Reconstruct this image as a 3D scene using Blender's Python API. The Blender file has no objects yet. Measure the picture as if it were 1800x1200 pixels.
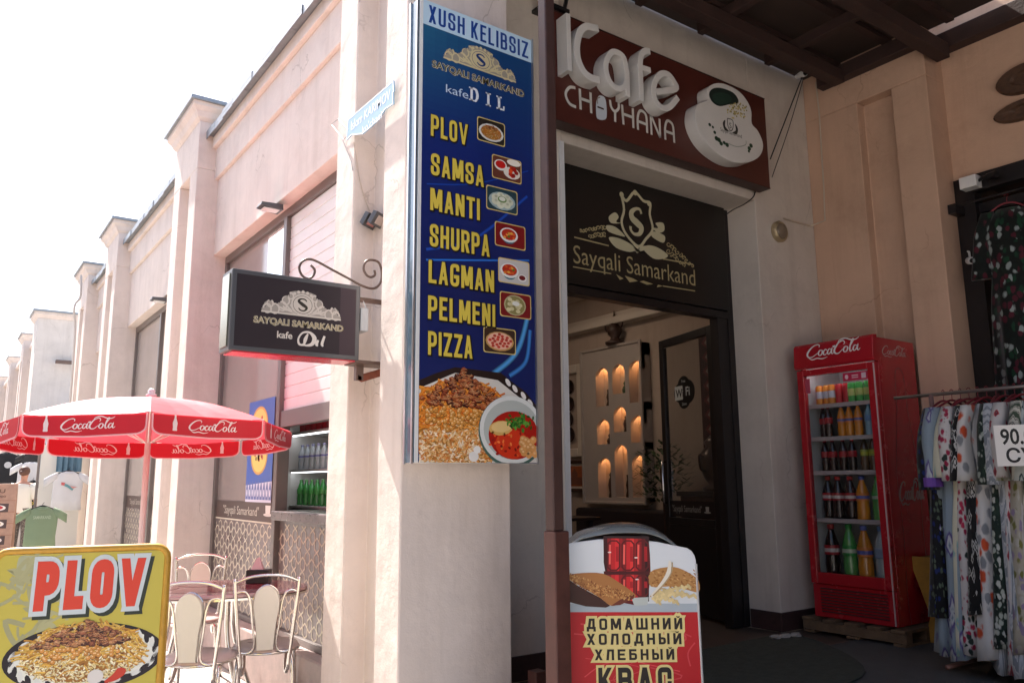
import bpy, bmesh, math, random
from mathutils import Vector, Matrix
R = math.radians
rnd = random.Random(7)
C = bpy.context.scene.collection
scene = bpy.context.scene

# ---------------------------------------------------------------- camera, sky, sun, exposure
CAM_H = 1.1
YAW, PITCH, ROLL, FPX = R(35.517), R(9.897), R(-0.472), 1399.9
F_ = Vector((math.sin(YAW)*math.cos(PITCH), math.cos(YAW)*math.cos(PITCH), math.sin(PITCH)))
_r = Vector((math.cos(YAW), -math.sin(YAW), 0)); _u = _r.cross(F_)
R_ = _r*math.cos(ROLL) + _u*math.sin(ROLL); U_ = -_r*math.sin(ROLL) + _u*math.cos(ROLL)
cd = bpy.data.cameras.new('camera'); cam = bpy.data.objects.new('camera', cd); C.objects.link(cam)
cd.sensor_width = 36; cd.lens = FPX/1800*36; cd.clip_end = 2000; cd.clip_start = .05
cam.matrix_world = Matrix(((R_.x, U_.x, -F_.x, 0), (R_.y, U_.y, -F_.y, 0), (R_.z, U_.z, -F_.z, CAM_H), (0, 0, 0, 1)))
scene.camera = cam
SUN = Vector((-.155, 1, 1.3)).normalized()
w = bpy.data.worlds.new('World'); scene.world = w; w.use_nodes = True
nt = w.node_tree; bg = nt.nodes['Background']; sky = nt.nodes.new('ShaderNodeTexSky')
sky.sky_type = 'NISHITA'; sky.sun_disc = False; sky.sun_elevation = math.asin(SUN.z)
sky.sun_rotation = math.atan2(SUN.x, SUN.y); sky.air_density = 1.0; sky.dust_density = 3.0; sky.ozone_density = 1.0
nt.links.new(sky.outputs[0], bg.inputs[0]); bg.inputs[1].default_value = .12
sl = bpy.data.lights.new('sun', 'SUN'); so = bpy.data.objects.new('sun', sl); C.objects.link(so)
sl.energy = 5; sl.angle = R(.5); sl.color = (1, .95, .88); so.rotation_euler = SUN.to_track_quat('Z', 'Y').to_euler()
so.location = (0, 0, 12)
scene.view_settings.view_transform = 'Standard'; scene.view_settings.look = 'None'
scene.view_settings.exposure = 1.6; scene.view_settings.gamma = 1
scene.render.engine = 'CYCLES'; scene.cycles.max_bounces = 8; scene.cycles.transparent_max_bounces = 16
scene.cycles.use_denoising = True; scene.cycles.caustics_reflective = False; scene.cycles.caustics_refractive = False

# ---------------------------------------------------------------- helpers
def ray(px, py): return R_*(px-900) + U_*(600-py) + F_*FPX
CAMP = Vector((0, 0, CAM_H))
def on(px, py, **k):                      # photo point -> world point on the plane X=, Y= or Z=
    a, v = list(k.items())[0]; i = 'XYZ'.index(a); d = ray(px, py)
    return CAMP + d*((v-CAMP[i])/d[i])
def deep(px, py, d):                      # photo point at an axial depth
    return CAMP + ray(px, py)*(d/FPX)
def lin(c):
    if isinstance(c, str):
        c = [int(c[i:i+2], 16)/255 for i in (0, 2, 4)]
        return tuple(x/12.92 if x <= .04045 else ((x+.055)/1.055)**2.4 for x in c)
    return tuple(c[:3])

_mats = {}
def M(name, col, rough=.6, metal=0., var=0., scale=6., bump=0., bscale=60., spec=.5, coat=0., trans=0., dirt=0.):
    if name in _mats: return _mats[name]
    m = bpy.data.materials.new(name); m.use_nodes = True; _mats[name] = m
    n = m.node_tree.nodes; l = m.node_tree.links; b = n['Principled BSDF']
    c = lin(col); b.inputs['Base Color'].default_value = (*c, 1)
    b.inputs['Roughness'].default_value = rough; b.inputs['Metallic'].default_value = metal
    b.inputs['Specular IOR Level'].default_value = spec; b.inputs['Coat Weight'].default_value = coat
    tc = n.new('ShaderNodeTexCoord')
    if var or dirt:
        nz = n.new('ShaderNodeTexNoise'); nz.inputs['Scale'].default_value = scale; nz.inputs['Detail'].default_value = 8
        nz.inputs['Roughness'].default_value = .65
        l.new(tc.outputs['Object'], nz.inputs['Vector'])
        mr = n.new('ShaderNodeMapRange'); mr.inputs['From Min'].default_value = .3; mr.inputs['From Max'].default_value = .7
        mr.inputs['To Min'].default_value = 1-var; mr.inputs['To Max'].default_value = 1+var*.6
        l.new(nz.outputs['Fac'], mr.inputs['Value'])
        mx = n.new('ShaderNodeMix'); mx.data_type = 'RGBA'; mx.blend_type = 'MULTIPLY'; mx.inputs['Factor'].default_value = 1
        mx.inputs['A'].default_value = (*c, 1); l.new(mr.outputs['Result'], mx.inputs['B'])
        out = mx.outputs['Result']
        if dirt:
            n2 = n.new('ShaderNodeTexNoise'); n2.inputs['Scale'].default_value = 1.3; n2.inputs['Detail'].default_value = 10
            n2.inputs['Roughness'].default_value = .75; l.new(tc.outputs['Object'], n2.inputs['Vector'])
            r2 = n.new('ShaderNodeMapRange'); r2.inputs['From Min'].default_value = .52; r2.inputs['From Max'].default_value = .75
            r2.inputs['To Max'].default_value = dirt; l.new(n2.outputs['Fac'], r2.inputs['Value'])
            m2 = n.new('ShaderNodeMix'); m2.data_type = 'RGBA'; l.new(r2.outputs['Result'], m2.inputs['Factor'])
            l.new(out, m2.inputs['A']); m2.inputs['B'].default_value = (c[0]*.45, c[1]*.42, c[2]*.4, 1); out = m2.outputs['Result']
        l.new(out, b.inputs['Base Color'])
        rr = n.new('ShaderNodeMapRange'); rr.inputs['To Min'].default_value = max(.02, rough-.12); rr.inputs['To Max'].default_value = min(1, rough+.12)
        l.new(nz.outputs['Fac'], rr.inputs['Value']); l.new(rr.outputs['Result'], b.inputs['Roughness'])
    if bump:
        nb = n.new('ShaderNodeTexNoise'); nb.inputs['Scale'].default_value = bscale; nb.inputs['Detail'].default_value = 6
        l.new(tc.outputs['Object'], nb.inputs['Vector'])
        bp = n.new('ShaderNodeBump'); bp.inputs['Strength'].default_value = bump; bp.inputs['Distance'].default_value = .01
        l.new(nb.outputs['Fac'], bp.inputs['Height']); l.new(bp.outputs['Normal'], b.inputs['Normal'])
    if trans:
        t = n.new('ShaderNodeBsdfTranslucent'); t.inputs['Color'].default_value = (*c, 1)
        ms = n.new('ShaderNodeMixShader'); ms.inputs[0].default_value = trans
        l.new(b.outputs[0], ms.inputs[1]); l.new(t.outputs[0], ms.inputs[2]); l.new(ms.outputs[0], n['Material Output'].inputs['Surface'])
    return m
def plaster(name, col, dirt=.25, cracks=True):
    """Painted render: fine grain, trowel waves, faint blotches and a few hair cracks."""
    if name in _mats: return _mats[name]
    m = M(name, col, .85, var=.09, scale=2.2, bump=.13, bscale=110, dirt=dirt, spec=.25)
    n = m.node_tree.nodes; l = m.node_tree.links; b = n['Principled BSDF']
    tc = [x for x in n if x.type == 'TEX_COORD'][0]
    nz = n.new('ShaderNodeTexNoise'); nz.inputs['Scale'].default_value = 5; nz.inputs['Detail'].default_value = 3
    l.new(tc.outputs['Object'], nz.inputs['Vector'])
    bp2 = n.new('ShaderNodeBump'); bp2.inputs['Strength'].default_value = .5; bp2.inputs['Distance'].default_value = .02
    l.new(nz.outputs['Fac'], bp2.inputs['Height'])
    old = [x for x in n if x.type == 'BUMP' and x != bp2][0]; l.new(old.outputs['Normal'], bp2.inputs['Normal'])
    l.new(bp2.outputs['Normal'], b.inputs['Normal'])
    st_m = n.new('ShaderNodeMapping'); st_m.inputs['Scale'].default_value = (7, 7, .5); l.new(tc.outputs['Object'], st_m.inputs['Vector'])
    st_n = n.new('ShaderNodeTexNoise'); st_n.inputs['Scale'].default_value = 1; st_n.inputs['Detail'].default_value = 9; st_n.inputs['Roughness'].default_value = .7; l.new(st_m.outputs['Vector'], st_n.inputs['Vector'])
    st_r = n.new('ShaderNodeMapRange'); st_r.inputs['From Min'].default_value = .5; st_r.inputs['From Max'].default_value = .72; st_r.inputs['To Max'].default_value = .28; l.new(st_n.outputs['Fac'], st_r.inputs['Value'])
    st_x = n.new('ShaderNodeMix'); st_x.data_type = 'RGBA'; l.new(st_r.outputs['Result'], st_x.inputs['Factor']); l.new(b.inputs['Base Color'].links[0].from_socket, st_x.inputs['A'])
    cc = lin(col); st_x.inputs['B'].default_value = (cc[0]*.6, cc[1]*.56, cc[2]*.52, 1); l.new(st_x.outputs['Result'], b.inputs['Base Color'])
    if cracks:
        dist = n.new('ShaderNodeTexNoise'); dist.inputs['Scale'].default_value = 2.5; dist.inputs['Detail'].default_value = 6
        l.new(tc.outputs['Object'], dist.inputs['Vector'])
        add = n.new('ShaderNodeMix'); add.data_type = 'RGBA'; add.blend_type = 'LINEAR_LIGHT'; add.inputs['Factor'].default_value = .25
        l.new(tc.outputs['Object'], add.inputs['A']); l.new(dist.outputs['Color'], add.inputs['B'])
        vo = n.new('ShaderNodeTexVoronoi'); vo.feature = 'DISTANCE_TO_EDGE'; vo.inputs['Scale'].default_value = .8
        l.new(add.outputs['Result'], vo.inputs['Vector'])
        r = n.new('ShaderNodeMapRange'); r.inputs['From Max'].default_value = .004; r.inputs['To Min'].default_value = .5; r.inputs['To Max'].default_value = 0
        l.new(vo.outputs['Distance'], r.inputs['Value'])
        mk = n.new('ShaderNodeMapRange'); mk.inputs['From Min'].default_value = .5; mk.inputs['From Max'].default_value = .6
        l.new(dist.outputs['Fac'], mk.inputs['Value'])
        mu = n.new('ShaderNodeMath'); mu.operation = 'MULTIPLY'; l.new(r.outputs['Result'], mu.inputs[0]); l.new(mk.outputs['Result'], mu.inputs[1])
        src = b.inputs['Base Color'].links[0].from_socket; c = lin(col)
        mx = n.new('ShaderNodeMix'); mx.data_type = 'RGBA'; l.new(mu.outputs[0], mx.inputs['Factor']); l.new(src, mx.inputs['A'])
        mx.inputs['B'].default_value = (c[0]*.4, c[1]*.36, c[2]*.33, 1); l.new(mx.outputs['Result'], b.inputs['Base Color'])
    return m
def glassy(name, tint, through=.75, rough=.03):
    if name in _mats: return _mats[name]
    m = bpy.data.materials.new(name); m.use_nodes = True; _mats[name] = m
    n = m.node_tree.nodes; l = m.node_tree.links; b = n['Principled BSDF']
    b.inputs['Base Color'].default_value = (*lin(tint), 1); b.inputs['Roughness'].default_value = rough; b.inputs['IOR'].default_value = 1.5
    t = n.new('ShaderNodeBsdfTransparent'); g = n.new('ShaderNodeBsdfGlossy'); g.inputs['Roughness'].default_value = rough
    fr = n.new('ShaderNodeFresnel'); fr.inputs['IOR'].default_value = 1.45
    m1 = n.new('ShaderNodeMixShader'); m1.inputs[0].default_value = through
    l.new(b.outputs[0], m1.inputs[1]); l.new(t.outputs[0], m1.inputs[2])
    ge = n.new('ShaderNodeNewGeometry'); iv = n.new('ShaderNodeMath'); iv.operation = 'SUBTRACT'; iv.inputs[0].default_value = 1; l.new(ge.outputs['Backfacing'], iv.inputs[1])
    fm_ = n.new('ShaderNodeMath'); fm_.operation = 'MULTIPLY'; l.new(fr.outputs[0], fm_.inputs[0]); l.new(iv.outputs[0], fm_.inputs[1])
    m2 = n.new('ShaderNodeMixShader'); l.new(fm_.outputs[0], m2.inputs[0]); l.new(m1.outputs[0], m2.inputs[1]); l.new(g.outputs[0], m2.inputs[2])
    l.new(m2.outputs[0], n['Material Output'].inputs['Surface'])
    return m
def glow(name, col, strength):
    if name in _mats: return _mats[name]
    m = M(name, col, .5); b = m.node_tree.nodes['Principled BSDF']
    b.inputs['Emission Color'].default_value = (*lin(col), 1); b.inputs['Emission Strength'].default_value = strength
    return m
def printed(name, rough=.35, trans=0., spec=.5, coat=0.):
    """Ink on a sheet: the printed colours are stored per face."""
    if name in _mats: return _mats[name]
    m = M(name, (.8, .8, .8), rough, spec=spec, coat=coat); n = m.node_tree.nodes; l = m.node_tree.links
    a = n.new('ShaderNodeAttribute'); a.attribute_name = 'ink'
    l.new(a.outputs['Color'], n['Principled BSDF'].inputs['Base Color'])
    if trans:
        t = n.new('ShaderNodeBsdfTranslucent'); l.new(a.outputs['Color'], t.inputs['Color'])
        ms = n.new('ShaderNodeMixShader'); ms.inputs[0].default_value = trans
        l.new(n['Principled BSDF'].outputs[0], ms.inputs[1]); l.new(t.outputs[0], ms.inputs[2]); l.new(ms.outputs[0], n['Material Output'].inputs['Surface'])
    return m

def wloc(o):
    v = Vector((0, 0, 0))
    while o is not None: v = v + o.location; o = o.parent
    return v
def thing(name, label, cat, loc=(0, 0, 0), rz=0, group=None, rx=0):
    o = bpy.data.objects.new(name, None); C.objects.link(o); o.location = loc; o.rotation_euler = (rx, 0, rz)
    o.empty_display_size = .1; return tag(o, label, cat, group)
def tag(o, label, cat, group=None):
    o['label'] = label; o['category'] = cat
    if group: o['group'] = group
    return o
def structure(o): o['kind'] = 'structure'; return o
def dup(root, loc=None, rz=None, label=None, group=None):
    def cp(o, parent):
        c = o.copy(); C.objects.link(c); c.parent = parent
        for ch in o.children: cp(ch, c)
        return c
    r = cp(root, None)
    if loc is not None: r.location = loc
    if rz is not None: r.rotation_euler = (r.rotation_euler.x, r.rotation_euler.y, rz)
    if label: r['label'] = label
    if group: r['group'] = group
    return r

class MB:
    """Collects shapes and links them as one mesh object."""
    def __init__(s): s.v = []; s.f = []; s.mi = []; s.m = 0; s.cols = None
    def face(s, pts):
        i = len(s.v); s.v += [tuple(p) for p in pts]; s.f.append(tuple(range(i, i+len(pts)))); s.mi.append(s.m); return s
    def box(s, x0, x1, y0, y1, z0, z1):
        i = len(s.v)
        s.v += [(x, y, z) for z in (z0, z1) for x, y in ((x0, y0), (x1, y0), (x1, y1), (x0, y1))]
        for q in ((0, 3, 2, 1), (4, 5, 6, 7), (0, 1, 5, 4), (1, 2, 6, 5), (2, 3, 7, 6), (3, 0, 4, 7)):
            s.f.append(tuple(i+k for k in q)); s.mi.append(s.m)
        return s
    def hexa(s, p):                      # eight corners, bottom four then top four (ccw from above)
        i = len(s.v); s.v += [tuple(q) for q in p]
        for q in ((0, 3, 2, 1), (4, 5, 6, 7), (0, 1, 5, 4), (1, 2, 6, 5), (2, 3, 7, 6), (3, 0, 4, 7)):
            s.f.append(tuple(i+k for k in q)); s.mi.append(s.m)
        return s
    def prism(s, poly, ext, ax='Z', a=0.):   # poly 2D, extruded from a to ext along ax
        n = len(poly); i = len(s.v)
        def mk(p, t): return {'Z': (p[0], p[1], t), 'Y': (p[0], t, p[1]), 'X': (t, p[0], p[1])}[ax]
        s.v += [mk(p, a) for p in poly] + [mk(p, ext) for p in poly]
        s.f.append(tuple(range(i, i+n))[::-1]); s.f.append(tuple(range(i+n, i+2*n))); s.mi += [s.m, s.m]
        for k in range(n):
            s.f.append((i+k, i+(k+1) % n, i+n+(k+1) % n, i+n+k)); s.mi.append(s.m)
        return s
    def loft(s, rings, cap=True):
        n = len(rings[0]); i = len(s.v)
        for r in rings: s.v += [tuple(p) for p in r]
        for a in range(len(rings)-1):
            for k in range(n):
                s.f.append((i+a*n+k, i+a*n+(k+1) % n, i+(a+1)*n+(k+1) % n, i+(a+1)*n+k)); s.mi.append(s.m)
        if cap:
            s.f.append(tuple(range(i, i+n))[::-1]); s.f.append(tuple(range(i+(len(rings)-1)*n, i+len(rings)*n))); s.mi += [s.m, s.m]
        return s
    def tube(s, pts, r, n=8, closed=False):
        pts = [Vector(p) for p in pts]; rings = []; N = len(pts); up = None
        for k in range(N):
            if closed: d = pts[(k+1) % N]-pts[k-1]
            else: d = pts[min(k+1, N-1)]-pts[max(k-1, 0)]
            d.normalize()
            if up is None: up = Vector((0, 0, 1)) if abs(d.z) < .9 else Vector((1, 0, 0))
            a = d.cross(up)
            if a.length < 1e-4: a = d.orthogonal()
            a.normalize(); b = a.cross(d); up = b
            rr = r[k] if isinstance(r, (list, tuple)) else r
            rings.append([pts[k]+a*(rr*math.cos(t*2*math.pi/n))+b*(rr*math.sin(t*2*math.pi/n)) for t in range(n)])
        if closed: rings.append(rings[0]); return s.loft(rings, False)
        return s.loft(rings)
    def lathe(s, prof, c=(0, 0, 0), n=16, sx=1, sy=1):   # prof: (r, z)
        return s.loft([[(c[0]+r*sx*math.cos(k*2*math.pi/n), c[1]+r*sy*math.sin(k*2*math.pi/n), c[2]+z) for k in range(n)] for r, z in prof])
    def blob(s, c, rx, ry, rz, n=10, m=6, jit=0, rg=None):
        rings = []
        for a in range(1, m):
            t = math.pi*a/m; rr = math.sin(t)
            rings.append([(c[0]+rx*rr*math.cos(k*2*math.pi/n)*(1+(rg.uniform(-jit, jit) if rg else 0)), c[1]+ry*rr*math.sin(k*2*math.pi/n)*(1+(rg.uniform(-jit, jit) if rg else 0)), c[2]-rz*math.cos(t)) for k in range(n)])
        return s.loft(rings)
    def build(s, name, mat, parent=None, local=False, smooth=False, bevel=0, seg=2, auto=None):
        me = bpy.data.meshes.new(name)
        off = Vector((0, 0, 0)) if (local or parent is None) else wloc(parent)
        me.from_pydata([(x-off.x, y-off.y, z-off.z) for x, y, z in s.v], [], s.f)
        for m in (mat if isinstance(mat, (list, tuple)) else [mat]): me.materials.append(m)
        me.polygons.foreach_set('material_index', s.mi)
        if s.cols:
            at = me.attributes.new('ink', 'FLOAT_COLOR', 'FACE')
            at.data.foreach_set('color', [x for c in s.cols for x in (*c, 1.)])
        bm = bmesh.new(); bm.from_mesh(me)
        if not s.cols:
            bmesh.ops.recalc_face_normals(bm, faces=bm.faces)
        bm.to_mesh(me); bm.free()
        if smooth: me.shade_smooth()
        o = bpy.data.objects.new(name, me); C.objects.link(o); o.parent = parent
        if bevel:
            b = o.modifiers.new('bevel', 'BEVEL'); b.width = bevel; b.segments = seg; b.limit_method = 'ANGLE'; b.angle_limit = R(40)
        if smooth and auto:
            me.set_sharp_from_angle(angle=R(auto))
        return o

def cat(pts, n=6, closed=False):             # Catmull-Rom
    out = []; N = len(pts); D = len(pts[0])
    for i in range(N if closed else N-1):
        if closed: p = [pts[(i+k) % N] for k in (-1, 0, 1, 2)]
        else: p = [pts[max(i-1, 0)], pts[i], pts[i+1], pts[min(i+2, N-1)]]
        for k in range(n):
            t = k/n
            out.append(tuple(.5*(2*p[1][d]+(p[2][d]-p[0][d])*t+(2*p[0][d]-5*p[1][d]+4*p[2][d]-p[3][d])*t*t+(3*p[1][d]-p[0][d]-3*p[2][d]+p[3][d])*t**3) for d in range(D)))
    if not closed: out.append(tuple(pts[-1]))
    return out
def ell(cx, cy, rx, ry, n=20, rot=0., a0=0, a1=360):
    c, s = math.cos(rot), math.sin(rot); o = []
    full = a1-a0 >= 360
    for k in range(n if full else n+1):
        t = R(a0+(a1-a0)*k/n); x, y = rx*math.cos(t), ry*math.sin(t); o.append((cx+x*c-y*s, cy+x*s+y*c))
    return o

# ---- block lettering drawn with strokes: P = path (points may carry r=1 for a round corner), D = diagonal with level ends
def Pth(*p, closed=False): return ('P', p, closed)
def Dg(*a): return ('D', a)
GL = {
 'X': [Dg(0, 0, 1, 1), Dg(0, 1, 1, 0)], 'U': [Pth((0, 1), (0, 0, 1), (1, 0, 1), (1, 1))],
 'S': [Pth((1, .7), (1, 1, 1), (0, 1, 1), (0, .56, 1), (1, .44, 1), (1, 0, 1), (0, 0, 1), (0, .3))],
 'H': [Pth((0, 0), (0, 1)), Pth((1, 0), (1, 1)), Pth((0, .5), (1, .5))],
 'K': [Pth((0, 0), (0, 1)), Dg(.1, .38, 1, 1), Dg(.35, .58, 1, 0)],
 'E': [Pth((1, 1), (0, 1), (0, 0), (1, 0)), Pth((0, .52), (.85, .52))],
 'L': [Pth((0, 1), (0, 0), (1, 0))], 'I': [Pth((.5, 0), (.5, 1))],
 'B': [Pth((0, .53), (0, 1), (.95, 1, 1), (.95, .53, 1), (0, .53)), Pth((0, .53), (1, .53, 1), (1, 0, 1), (0, 0), (0, .53))],
 'Z': [Pth((0, 1), (1, 1)), Dg(0, .08, 1, .92), Pth((0, 0), (1, 0))],
 'P': [Pth((0, 0), (0, 1), (1, 1, 1), (1, .42, 1), (0, .42))],
 'O': [Pth((0, .5), (0, 1, 1), (1, 1, 1), (1, 0, 1), (0, 0, 1), (0, .5))],
 'V': [Dg(.5, 0, 0, 1), Dg(.5, 0, 1, 1)], 'A': [Dg(0, 0, .5, 1), Dg(1, 0, .5, 1), Pth((.22, .24), (.78, .24))],
 'M': [Pth((0, 0), (0, 1)), Pth((1, 0), (1, 1)), Dg(.5, .12, .06, 1), Dg(.5, .12, .94, 1)],
 'N': [Pth((0, 0), (0, 1)), Pth((1, 0), (1, 1)), Dg(1, 0, 0, 1)], 'T': [Pth((.5, 0), (.5, 1)), Pth((0, 1), (1, 1))],
 'R': [Pth((0, 0), (0, 1), (1, 1, 1), (1, .47, 1), (0, .47)), Dg(1, 0, .5, .5)],
 'G': [Pth((1, .82), (1, 1, 1), (0, 1, 1), (0, 0, 1), (1, 0, 1), (1, .42), (.62, .42))],
 'C': [Pth((1, .68), (1, 1, 1), (0, 1, 1), (0, 0, 1), (1, 0, 1), (1, .32))],
 'Y': [Pth((0, 1), (0, .5, 1), (1, .5, 1), (1, 1)), Pth((.5, .5), (.5, 0))],
 'Д': [Pth((0, -.16), (0, .1), (1, .1), (1, -.16)), Dg(.16, .1, .38, 1), Pth((.36, 1), (.86, 1), (.86, .1))],
 'D': [Pth((0, .5), (0, 1), (1, 1, 1), (1, 0, 1), (0, 0), (0, .5))],
 'Ш': [Pth((0, 1), (0, 0), (1, 0), (1, 1)), Pth((.5, 0), (.5, 1))],
 'И': [Pth((0, 0), (0, 1)), Pth((1, 0), (1, 1)), Dg(0, 0, 1, 1)],
 'Й': [Pth((0, 0), (0, 1)), Pth((1, 0), (1, 1)), Dg(0, 0, 1, 1), ('T', ((.22, 1.3), (.5, 1.17), (.78, 1.3)), .5)],
 'Л': [Dg(0, 0, .22, 1), Pth((.2, 1), (1, 1), (1, 0))],
 'Ы': [Pth((0, 1), (0, 0), (.55, 0, 1), (.55, .55, 1), (0, .55)), Pth((1, 0), (1, 1))],
 'Б': [Pth((.9, 1), (0, 1), (0, 0), (1, 0, 1), (1, .56, 1), (0, .56))],
}
GL['Х'] = GL['X']; GL['О'] = GL['O']; GL['М'] = GL['M']; GL['А'] = GL['A']; GL['Н'] = GL['H']; GL['Е'] = GL['E']; GL['К'] = GL['K']; GL['В'] = GL['B']; GL['С'] = GL['C']; GL['У'] = GL['Y']
WID = {'I': 0, 'M': 1.3, 'V': 1.15, 'М': 1.3, 'Ш': 1.45, 'Ы': 1.35, 'Д': 1.15, 'L': .85, 'E': .88, 'T': .95}
def rounded(pts, rad):
    o = []; N = len(pts)
    for i, p in enumerate(pts):
        if len(p) > 2 and p[2] and 0 < i < N-1:
            a, b, c = Vector(pts[i-1][:2]), Vector(p[:2]), Vector(pts[i+1][:2])
            r = min(rad, (a-b).length*.5, (c-b).length*.5); da = (a-b).normalized(); dc = (c-b).normalized()
            s, e = b+da*r, b+dc*r
            for k in range(6):
                t = k/5; q = s*(1-t)**2+b*2*t*(1-t)+e*t*t; o.append((q.x, q.y))
        else: o.append((p[0], p[1]))
    return o
def ribbon(pts, wd, ext=0.):                 # -> left and right edges of a stroke
    P = [Vector(p[:2]) for p in pts]; Q = [P[0]]
    for p in P[1:]:
        if (p-Q[-1]).length > 1e-6: Q.append(p)
    N = len(Q)
    if N < 2: return []
    if ext:
        Q[0] = Q[0]+(Q[0]-Q[1]).normalized()*ext; Q[-1] = Q[-1]+(Q[-1]-Q[-2]).normalized()*ext
    L = []; Rr = []
    for i in range(N):
        d0 = (Q[i]-Q[i-1]).normalized() if i else None; d1 = (Q[i+1]-Q[i]).normalized() if i < N-1 else None
        if d0 is None: d0 = d1
        if d1 is None: d1 = d0
        n0 = Vector((-d0.y, d0.x)); n1 = Vector((-d1.y, d1.x)); n = n0+n1
        if n.length < 1e-4: n = n0.copy()
        n.normalize(); k = 1/max(.45, n.dot(n0))
        ww = (wd[i*(len(wd)-1)//max(1, N-1)] if isinstance(wd, (list, tuple)) else wd)/2
        L.append(Q[i]+n*ww*k); Rr.append(Q[i]-n*ww*k)
    return [(L[i], L[i+1], Rr[i+1], Rr[i]) for i in range(N-1)]
def word(text, h, wd, weight, gap, rad=.3, out=0., widths=None):
    """Stroke lettering: list of glyphs, each a list of quads, and the total width. out > 0 makes the letters fatter (an outline)."""
    x = 0; res = []; t = weight
    for ch in text:
        if ch == ' ': x += wd*.6; continue
        W = wd*WID.get(ch, 1) if ch != 'I' else t
        g = []
        for it in GL[ch]:
            if it[0] in 'PT':
                tt = t*(it[2] if it[0] == 'T' else 1)
                pts = [((x+t/2+p[0]*(W-t), t/2+p[1]*(h-t)) + tuple(p[2:])) for p in it[1]]
                g.append(ribbon(rounded(pts, rad*wd), tt+2*out, 0 if pts[0][:2] == pts[-1][:2] else (t/2 if it[0] == 'P' else 0)+out*.999))
            else:
                x0, y0, x1, y1 = it[1]; a = t*(.9 if ch in 'VA' else 1.08)
                X0 = x+a/2+x0*(W-a); X1 = x+a/2+x1*(W-a); Y0, Y1 = y0*h, y1*h
                sl = (X1-X0)/((Y1-Y0) or 1); e = out*1.15
                s_ = 1 if Y1 > Y0 else -1
                X0 -= sl*out*s_; X1 += sl*out*s_; Y0 -= out*s_; Y1 += out*s_
                q = (Vector((X0-a/2-e, Y0)), Vector((X1-a/2-e, Y1)), Vector((X1+a/2+e, Y1)), Vector((X0+a/2+e, Y0)))
                g.append([q])
        res.append(g); x += W+gap
    return res, x-gap

_txt = {}
def text_tris(body, offset=0., shear=0., spacing=1.):
    k = (body, offset, shear, spacing)
    if k in _txt: return _txt[k]
    c = bpy.data.curves.new('lettering', 'FONT'); c.body = body; c.offset = offset; c.shear = shear; c.space_character = spacing; c.resolution_u = 3
    o = bpy.data.objects.new('lettering', c); C.objects.link(o); bpy.context.view_layer.update()
    dg = bpy.context.evaluated_depsgraph_get(); ev = o.evaluated_get(dg); m = ev.to_mesh()
    vs = [(v.co.x, v.co.y) for v in m.vertices]; fs = [tuple(p.vertices) for p in m.polygons]
    ev.to_mesh_clear(); bpy.data.objects.remove(o); bpy.data.curves.remove(c)
    x0 = min(v[0] for v in vs); x1 = max(v[0] for v in vs)
    _txt[k] = ([(v[0]-x0, v[1]) for v in vs], fs, x1-x0); return _txt[k]

class Print:
    """Flat printed artwork on a sheet: o origin, u right, v up, layers lie a fraction of a millimetre apart."""
    def __init__(s, o, u=(1, 0, 0), v=(0, 0, 1), step=.0005):
        s.o = Vector(o); s.u = Vector(u).normalized(); s.v = Vector(v).normalized(); s.n = s.u.cross(s.v); s.mb = MB(); s.mb.cols = []; s.step = step; s.k = 0
    def uv(s, px, py):
        d = ray(px, py); t = (s.o-CAMP).dot(s.n)/d.dot(s.n); q = CAMP+d*t-s.o
        return (q.dot(s.u), q.dot(s.v))
    def uvs(s, l): return [s.uv(*p) for p in l]
    def w(s, p, L): return s.o+s.u*p[0]+s.v*p[1]+s.n*(L*s.step)
    def poly(s, pts, col, L=0.):
        a = sum(pts[i-1][0]*pts[i][1]-pts[i][0]*pts[i-1][1] for i in range(len(pts)))
        if a < 0: pts = list(pts)[::-1]
        s.mb.face([s.w(p, L) for p in pts]); s.mb.cols.append(lin(col)); return s
    def line(s, pts, wd, col, L=0., ext=0.):
        for i, q in enumerate(ribbon(pts, wd, ext)): s.poly(q, col, L+.006*(i % 40))
        return s
    def curve(s, pts, wd, col, L=0., n=6, closed=False):
        if len(pts[0]) == 3:
            c = cat(pts, n, closed); return s.line([p[:2] for p in c], [p[2]*wd for p in c], col, L)
        c = cat(pts, n, closed)
        if closed: c.append(c[0])
        return s.line(c, wd, col, L)
    def word(s, text, x, y, h, wd, weight, gap, col, L=1., rad=.3, out=0., slope=0., fit=None, rot=0.):
        g, tot = word(text, h, wd, weight, gap, rad, out)
        k = fit/tot if fit else 1.
        j = 0
        for gl in g:
            for st in gl:
                j += 1
                for i, q in enumerate(st):
                    s.poly([(x+p.x*k+p.y*slope, y+p.y+p.x*k*rot) for p in q], col, L+.2*(j % 6)+.006*i)
        return tot*k
    def text(s, body, x, y, h, col, L=1., fit=None, offset=0., shear=0., spacing=1., center=False, rot=0.):
        vs, fs, wdt = text_tris(body, offset, shear, spacing); sy = h/.72; sx = fit/wdt if fit else sy
        if center: x -= wdt*sx/2
        for f in fs: s.poly([(x+vs[i][0]*sx, y+vs[i][1]*sy+vs[i][0]*sx*rot) for i in f], col, L)
        return wdt*sx
    def build(s, name, mat, parent=None, local=False): return s.mb.build(name, mat, parent, local)

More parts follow.
